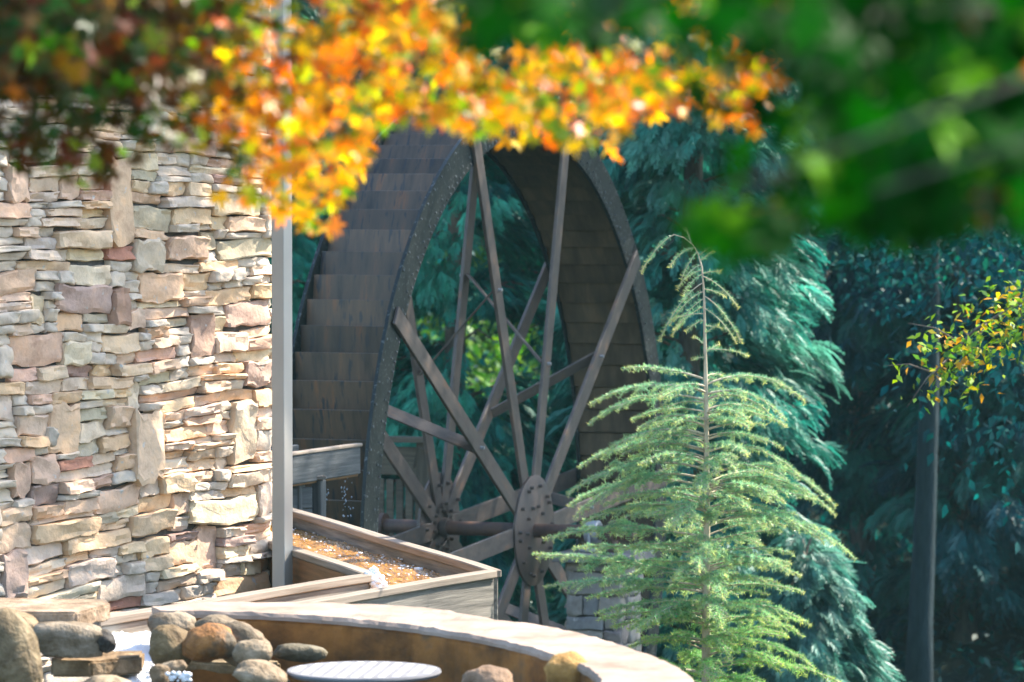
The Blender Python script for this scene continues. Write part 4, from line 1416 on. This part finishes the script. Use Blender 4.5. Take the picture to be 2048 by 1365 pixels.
def cedar_branch(p0, tip, rise, droop, r0, sub=True, dens=1.0, tipy=1.0, sublen=.34):
    p0, tip = Vector(p0), Vector(tip)
    d = tip - p0; L = d.length
    p1 = p0 + d * .35 + Vector((0, 0, rise)); p2 = p0 + d * .75 + Vector((0, 0, rise * .9 + droop * .35))
    main = bez(p0, p1, p2, tip, 14)
    curves = [(main[3:] if L > .3 else main[1:], tipy)]
    tw = Join()
    v, f = tube_arrays([Vector(q) for q in main], list(np.linspace(r0, .0022, 14)), 6)
    tw.add([Vector(q) - p0 for q in v], f)
    if sub:
        dirh = Vector((d.x, d.y, 0)).normalized(); sd = Vector((-dirh.y, dirh.x, 0))
        ns = int(L / .026 * dens)
        for k in range(ns):
            t = .14 + .83 * (k + random.random()) / ns
            i = t * 13; a = int(min(12, i)); q = Vector(main[a]).lerp(Vector(main[a + 1]), i - a)
            s = 1 if k % 2 else -1
            ll = sublen * L * (1 - t * .90) * random.uniform(.4, 1.15) * min(1, t * 3.5)
            ll = max(.03, min(ll, .36))
            tg = (Vector(main[a + 1]) - Vector(main[a])).normalized()
            ud = tg * random.uniform(.55, 1.0) + sd * s * random.uniform(.35, .95) + Vector((0, 0, random.uniform(-.15, .28)))
            e = q + ud.normalized() * ll + Vector((0, 0, -.30 * ll * random.uniform(.3, 1.3)))
            m1 = q + ud.normalized() * ll * .5 + Vector((0, 0, .06 * ll))
            cv = bez(q, q.lerp(m1, .7), m1.lerp(e, .45) + Vector((0, 0, .05 * ll)), e, 7)
            curves.append((cv, tipy * random.uniform(.3, 1)))
            v, f = tube_arrays([Vector(q_) for q_ in cv], list(np.linspace(.0028, .0012, 7)), 4)
            tw.add([Vector(q_) - p0 for q_ in v], f)
            if ll > .16:
                for u in range(int(ll / .05)):
                    tt = random.uniform(.25, .9); b = int(tt * 6); w0 = Vector(cv[b]).lerp(Vector(cv[min(6, b + 1)]), tt * 6 - b)
                    e2 = w0 + (ud.normalized() * .7 + rand3() * .55 + Vector((0, 0, -.25))).normalized() * random.uniform(.05, .11)
                    curves.append((bez(w0, w0.lerp(e2, .3) + Vector((0, 0, .01)), w0.lerp(e2, .7) + Vector((0, 0, .008)), e2, 5), tipy * random.uniform(.2, .9)))
    brn = link('branch', tw.mesh('branch', M_CBARK, True), cedar, loc=p0)
    P, D, C, Ln = needles_along(curves)
    lo_ = min(1, max(0, (4.75 - p0.z) / .6)); C = C * (1 - lo_ + lo_ * np.array([.92, 1.02, .62]))
    V, F, C2 = scatter(NV, NF, frames(D, rand_unit(len(D))), P - np.array(p0[:]), C, Ln)
    link('needles', meshdata('needles', V, F, M_NEEDLE, False, C2), brn, loc=p0, kind='stuff')


def rand3(): return Vector((random.gauss(0, 1), random.gauss(0, 1), random.gauss(0, 1)))


# the nodding tip and the fine upper branches (start height, tip)
UP = [(469, 1282, 546, 16), (488, 1372, 456, 0), (497, 1340, 536, 14), (505, 1362, 558, 8), (512, 1430, 487, 0), (522, 1424, 503, 0), (530, 1354, 579, 13), (541, 1372, 560, 5), (549, 1366, 592, 10),
      (548, 1440, 543, 3), (553, 1476, 616, 14), (566, 1318, 681, 26), (583, 1340, 650, 16), (578, 1452, 594, 3), (592, 1484, 686, 18), (597, 1344, 672, 14), (613, 1350, 662, 8), (617, 1472, 686, 14), (640, 1372, 663, 5), (652, 1444, 657, 2),
      (628, 1345, 640, 6), (668, 1436, 650, 2), (700, 1496, 712, 8), (706, 1440, 690, 2), (715, 1385, 720, 3), (690, 1388, 676, 2)]
for (sy, tx, ty, rs) in UP:
    p0 = trunk_at(sy) if sy != 469 else cpt(1348, 470)
    dy = random.uniform(-.08, .08)
    cedar_branch(p0, cpt(tx, ty, dy), rs * ck, 0, .0034, sub=abs(tx - 1408) > 70, dens=.28, tipy=1.15, sublen=.16)
# tiers: (start y, tip x, tip y, rise)
TIER = [(785, 1180, 812, 38), (760, 1252, 740, 14), (802, 1178, 847, 44), (840, 1278, 856, 24), (905, 1156, 935, 46), (940, 1134, 982, 50), (975, 1137, 1017, 46), (960, 1147, 1034, 60), (1020, 1165, 1046, 32),
        (1075, 1088, 1078, 26), (1150, 1072, 1120, 6), (1172, 1090, 1163, 16), (1185, 1178, 1202, 20), (1205, 1190, 1222, 16), (1250, 1225, 1262, 20), (1290, 1260, 1300, 20), (870, 1205, 905, 40), (1110, 1150, 1105, 10), (1230, 1200, 1245, 14),
        (770, 1617, 810, 48), (790, 1568, 838, 40), (800, 1544, 834, 34), (880, 1564, 898, 28), (905, 1600, 954, 46), (955, 1670, 1012, 70), (975, 1672, 1034, 66), (1030, 1642, 1078, 40), (1050, 1704, 1112, 66), (1000, 1628, 998, 26),
        (1140, 1600, 1150, 24), (1180, 1608, 1185, 20), (1215, 1618, 1246, 34), (1245, 1610, 1281, 34), (1110, 1585, 1105, 18), (1290, 1625, 1330, 40), (1085, 1560, 1060, 8), (860, 1530, 850, 12), (1300, 1560, 1345, 30), (1330, 1680, 1366, 30), (1350, 1250, 1350, 20)]
for (sy, tx, ty, rs) in TIER:
    p0 = trunk_at(sy)
    lat = abs(tx - 1412) * ck
    cedar_branch(p0, cpt(tx, ty, random.uniform(-.42, .42) * lat), rs * ck, 0, .0075, True, 1.0)
# the branches that come towards and away from the camera
for k in range(52):
    sy = 745 + 650 * (k + random.random() * .8) / 52
    Lm = float(np.interp(sy, [745, 800, 950, 1100, 1250, 1400], [.28, .55, .66, .78, .72, .70])) * random.uniform(.7, 1.0)
    az = random.choice([-1, 1]) * math.pi / 2 + random.uniform(-.85, .85)
    p0 = trunk_at(sy)
    cedar_branch(p0, p0 + Vector((math.cos(az) * Lm, math.sin(az) * Lm, random.uniform(-.16, .02) * Lm)), .13 * Lm, 0, .007, True, .9)

for k in range(80):
    sy = random.uniform(1010, 1430); Lm = random.uniform(.22, .58)
    az = random.uniform(0, 2 * math.pi)
    p0 = trunk_at(sy)
    cedar_branch(p0, p0 + Vector((math.cos(az) * Lm, math.sin(az) * Lm, random.uniform(-.02, .16) * Lm)), .10 * Lm, 0, .006, True, .9)

for k in range(26):
    sy = random.uniform(790, 1040); Lm = random.uniform(.25, .60) * float(np.interp(sy, [790, 950], [.75, 1]))
    az = random.uniform(0, 2 * math.pi)
    p0 = trunk_at(sy)
    cedar_branch(p0, p0 + Vector((math.cos(az) * Lm, math.sin(az) * Lm, random.uniform(-.18, .05) * Lm)), .14 * Lm, 0, .0055, True, .9)

# ------------------------------------------------------------------ maple leaves close to the camera
def maple_leaf(nl=5, seed=0):
    """a palmate leaf in its own plane, stalk at the origin, with a fold and a curl"""
    rr = random.Random(seed)
    angs = np.linspace(-2.15, 2.15, nl)
    lens = [.42 + .58 * math.cos(a / 2.6) ** 2 for a in angs]
    out = [(0, 0)]
    for k, (a, l) in enumerate(zip(angs, lens)):
        l *= rr.uniform(.9, 1.08)
        if k: 
            am = (a + angs[k - 1]) / 2; out.append((math.cos(am) * .34, math.sin(am) * .34))
        w = .20
        out.append((math.cos(a - w) * l * .66, math.sin(a - w) * l * .66)); out.append((math.cos(a) * l, math.sin(a) * l)); out.append((math.cos(a + w) * l * .66, math.sin(a + w) * l * .66))
    c = (.16, 0)
    v = [(c[0], c[1], .02)] + [(x, y, -.16 * (x * x + y * y) + .22 * abs(y) * (.4 + rr.random() * .5)) for x, y in out]
    n = len(out)
    f = [(0, 1 + k, 1 + (k + 1) % n) for k in range(n)]
    return np.array(v), np.array(f)


LEAVES = [maple_leaf(5, 1), maple_leaf(7, 2), maple_leaf(5, 3)]


def leafy_tree(name, label, base, trunk_pts, trunk_r, branches, samples, cat='tree', size=.055, nparts=296, matp=M_MLEAF, matm=M_MLEAFM):
    """samples: list of (point, colour, size, in_view) ; the largest in view become leaf parts"""
    root = thing(name, label, cat, base)
    b = Vector(base)
    v, f = tube_arrays(trunk_pts, trunk_r, 12)
    link('trunk', meshdata('trunk', [p - b for p in v], f, M_BARK, True), root, loc=b)
    for pts, r in branches:
        v, f = tube_arrays(pts, list(np.linspace(r, .003, len(pts))), 6)
        link('branch', meshdata('branch', [p - b for p in v], f, M_BARK, True), root, loc=b)
    samples.sort(key=lambda s: -s[3])
    mes = [meshdata('leaf', V, F, matp, True) for V, F in LEAVES]
    sh = {i: ([], [], [], []) for i in range(len(LEAVES))}
    for k, (p, c, s, vis) in enumerate(samples):
        xd = Vector((random.gauss(0, .7), random.gauss(-.2, .5), random.gauss(-.8, .5)))
        up = Vector((random.gauss(.2, .5), random.gauss(-.75, .5), .6))
        R = frame(xd, up)
        if k < nparts and vis > 0:
            M = Matrix.Translation(p) @ R.to_4x4() @ Matrix.Scale(s, 4)
            link('leaf', mes[k % 3], root, mw=M, color=c)
        else:
            q = sh[k % 3]; q[0].append(np.array(R)); q[1].append(p - b); q[2].append(c); q[3].append(s)
    Vs, Fs, Cs, o = [], [], [], 0
    for i, (V0, F0) in enumerate(LEAVES):
        q = sh[i]
        if not q[0]: continue
        V, F, C = scatter(V0, F0, np.array(q[0]), np.array([p[:] for p in q[1]]), np.array(q[2]), np.array(q[3]))
        Vs.append(V); Fs.append(F + o); Cs.append(C); o += len(V)
    link('foliage', meshdata('foliage', np.concatenate(Vs), np.concatenate(Fs), matm, True, np.concatenate(Cs)), root, loc=b, kind='stuff')
    return root


YEL = [(.90, .47, .006), (.92, .36, .006), (.90, .25, .008), (.86, .56, .01), (.46, .52, .01), (.85, .17, .012)]
SHD = [(.02, .075, .003), (.045, .065, .003), (.10, .035, .004), (.17, .035, .005), (.015, .09, .003), (.075, .045, .004), (.13, .065, .005)]  # leaf tones with the shade of the crown's left side put in
BRN = [(.30, .12, .015), (.22, .14, .015), (.16, .10, .012), (.36, .10, .015), (.20, .20, .02), (.10, .12, .01)]
LOWX = [-200, 0, 100, 200, 270, 330, 400, 450, 520, 590, 640, 680, 720, 750, 790, 850, 930, 1000, 1100, 1180, 1240, 1265, 1320, 1400, 1500, 1545, 1600, 1700]
LOWY = [320, 330, 345, 365, 325, 300, 330, 370, 400, 450, 455, 400, 335, 280, 245, 250, 255, 265, 285, 305, 290, 225, 215, 235, 255, 190, 80, 20]
mb = []
YM = 11.4
smp = []
rs = random.Random(9)
# clusters hang along twigs
while len(smp) < 5900:
    px = rs.uniform(-160, 1680); lo = float(np.interp(px, LOWX, LOWY))
    py = rs.uniform(-260, lo)
    w = 1.0
    if px < 470:
        if py > 180: w = .6
        elif py < 150: w = 1.6
    else:
        if py < lo - 170: w = .85
        if px > 930 and py < 130: w = .40
    if rs.random() > w * .62: continue
    for k in range(rs.randint(2, 5)):
        x = px + rs.gauss(0, 26); y = py + rs.gauss(0, 20)
        lo2 = float(np.interp(x, LOWX, LOWY))
        if y > lo2 + 8: continue
        d = YM + rs.gauss(0, .6)
        p = at(x, y, d)
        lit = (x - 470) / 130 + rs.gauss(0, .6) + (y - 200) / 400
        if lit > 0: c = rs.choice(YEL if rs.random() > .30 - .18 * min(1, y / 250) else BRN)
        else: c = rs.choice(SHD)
        if rs.random() < .10: c = rs.choice([(.30, .45, .03), (.16, .34, .02)])
        k_ = rs.uniform(.85, 1.15)
        s = rs.uniform(.027, .048)
        vis = s if (0 < x < 2048 and 0 < y < 1365) else 0
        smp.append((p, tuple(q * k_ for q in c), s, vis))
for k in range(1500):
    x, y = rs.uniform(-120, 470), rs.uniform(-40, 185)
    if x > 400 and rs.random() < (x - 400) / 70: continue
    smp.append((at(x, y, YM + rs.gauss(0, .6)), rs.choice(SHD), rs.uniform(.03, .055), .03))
# the crown goes on above the frame; it keeps the sun from the leaves at the left
for k in range(9000):
    x = rs.uniform(-1.6, .9); u = rs.random()
    z = 7.44 + (x + .80) * 1.195 + u * 1.0
    if z < 7.53 or z > 9.6: continue
    smp.append((Vector((x, 11.4 + (z - 7.2) * .48 + rs.gauss(0, .55), z)), rs.choice(SHD + YEL[:2]), rs.uniform(.05, .08), 0))
# the lowest sprays hang a little farther off, with their leaves spread flat to the view
FRINGE = [(1205, 298, .062, 2), (620, 440, .06, 1), (648, 452, .05, 0), (596, 420, .055, 3), (700, 340, .055, 1), (716, 318, .05, 2), (560, 400, .05, 0), (670, 385, .055, 3), (640, 360, .05, 2), (1435, 140, .06, 2), (1400, 165, .06, 1), (1508, 178, .05, 2),
          (1185, 225, .045, 1), (1255, 222, .045, 2), (1320, 228, .045, 0), (1060, 262, .04, 1), (1025, 285, .045, 3), (1520, 265, .04, 1), (1480, 215, .05, 4), (735, 25, .085, 3), (755, 48, .08, 0), (1440, 235, .035, 2), (690, 372, .05, 0), (610, 385, .05, 1), (450, 395, .04, 0), (505, 400, .045, 2),
          (540, 355, .05, 1), (575, 340, .05, 0), (625, 330, .05, 2), (655, 310, .045, 3), (705, 295, .045, 1)]
for (px, py, s_, ci) in FRINGE:
    for k in range(2):
        c = (YEL + [(.85, .82, .7)])[ci if ci < 4 else 6] if k == 0 else rs.choice(YEL[:4])
        smp.append((at(px + rs.gauss(0, 8) * (k + 1), py - abs(rs.gauss(0, 9)) * k, 13.2 + rs.gauss(0, .3)), c, s_ * rs.uniform(.95, 1.3), s_))
mbase = Vector((-3.2, 12.2, 3.9))
def arch(a, b, up): 
    a, b = Vector(a), Vector(b)
    return [Vector(q) for q in bez(a, a.lerp(b, .35) + Vector((0, 0, up)), a.lerp(b, .75) + Vector((0, 0, up * .7)), b, 9)]
mbr = [(arch((-3.1, 12.2, 7.2), at(500, 330, 11.5), .45), .03), (arch((-3.1, 12.2, 7.4), at(660, 400, 11.3), .5), .028), (arch((-3.1, 12.2, 7.6), at(1190, 260, 11.4), .55), .03), (arch((-3.1, 12.2, 7.7), at(1500, 210, 11.2), .55), .03),
       (arch((-3.1, 12.2, 7.1), at(220, 300, 11.8), .3), .022), (arch((-3.1, 12.2, 7.5), at(900, 200, 11.6), .45), .024)]
leafy_tree('maple', 'maple with orange and yellow leaves hanging across the top of the view', mbase, [mbase, mbase + Vector((.03, 0, 1.4)), mbase + Vector((.1, 0, 2.9)), mbase + Vector((.12, 0, 4.6))], [.13, .105, .085, .04], mbr, smp, 'maple')

# greener tree still nearer on the right
GRN_ = [(.002, .065, .001), (.003, .085, .001), (.002, .045, .001), (.010, .14, .001), (.004, .07, .001), (.001, .035, .001)]
GLX = [930, 1000, 1060, 1150, 1300, 1380, 1450, 1520, 1600, 1650, 1720, 1800, 1880, 1960, 2048, 2300]
GLY = [105, 110, 60, 90, 120, 470, 480, 490, 455, 400, 450, 475, 440, 420, 440, 440]
smp = []
while len(smp) < 2300:
    px = rs.uniform(930, 2250); lo = float(np.interp(px, GLX, GLY)); py = rs.uniform(-200, lo)
    w = 1 if px > 1600 else (.22 if px < 1400 else .5)
    fx = min(1, max(0, (px - 1400 - rs.gauss(0, 90)) / 90))
    if 1230 < px < 1700 and 50 < py < 400: w *= .03 + .97 * fx
    if 1040 < px < 1240 and py > 70: w = .05
    if 1330 < px < 1660 and 110 < py < 425: w *= .12
    if px <= 1560 and py >= 425: w = .9
    if 1560 < px < 1680 and 300 < py < 440: w = .35
    if rs.random() > w: continue
    d = rs.choice([6.0, 7.4, 8.4, 9.4]) + rs.gauss(0, .3); p = at(px, py, d)
    c = rs.choice(GRN_)
    u = rs.random()
    if u < .06: c = (.16, .42, .004)
    elif u < .08: c = (.40, .12, .02)
    s = rs.uniform(.045, .075)
    smp.append((p, c, s, s if (0 < px < 2048 and py > 0) else 0))
for k in range(6000):  # unseen leaves above the frame, added to shade the green ones below
    y_ = rs.uniform(6.2, 10.2); p = Vector((rs.uniform(.0, 2.6), y_, 7 + .0418 * y_ + .06 + rs.random() * 1.1))
    smp.append((p, rs.choice(GRN_), rs.uniform(.035, .06), 0))
gb = Vector((4.0, 6.6, 5.1))
gbr = [(arch((4.0, 6.6, 7.6), at(1450, 380, 5.0), .3), .008), (arch((4.0, 6.6, 7.6), at(1750, 380, 5.1), .2), .008), (arch((4.0, 6.6, 7.8), at(1200, 20, 5.2), .3), .008)]
leafy_tree('green_maple', 'near tree with large dark green leaves at the upper right', gb, [gb, gb + Vector((0, 0, 1.2)), gb + Vector((-.05, 0, 2.4)), gb + Vector((0, 0, 3.8))], [.11, .09, .075, .03], gbr, smp, 'tree', matp=M_GLEAF, matm=M_GLEAFM)
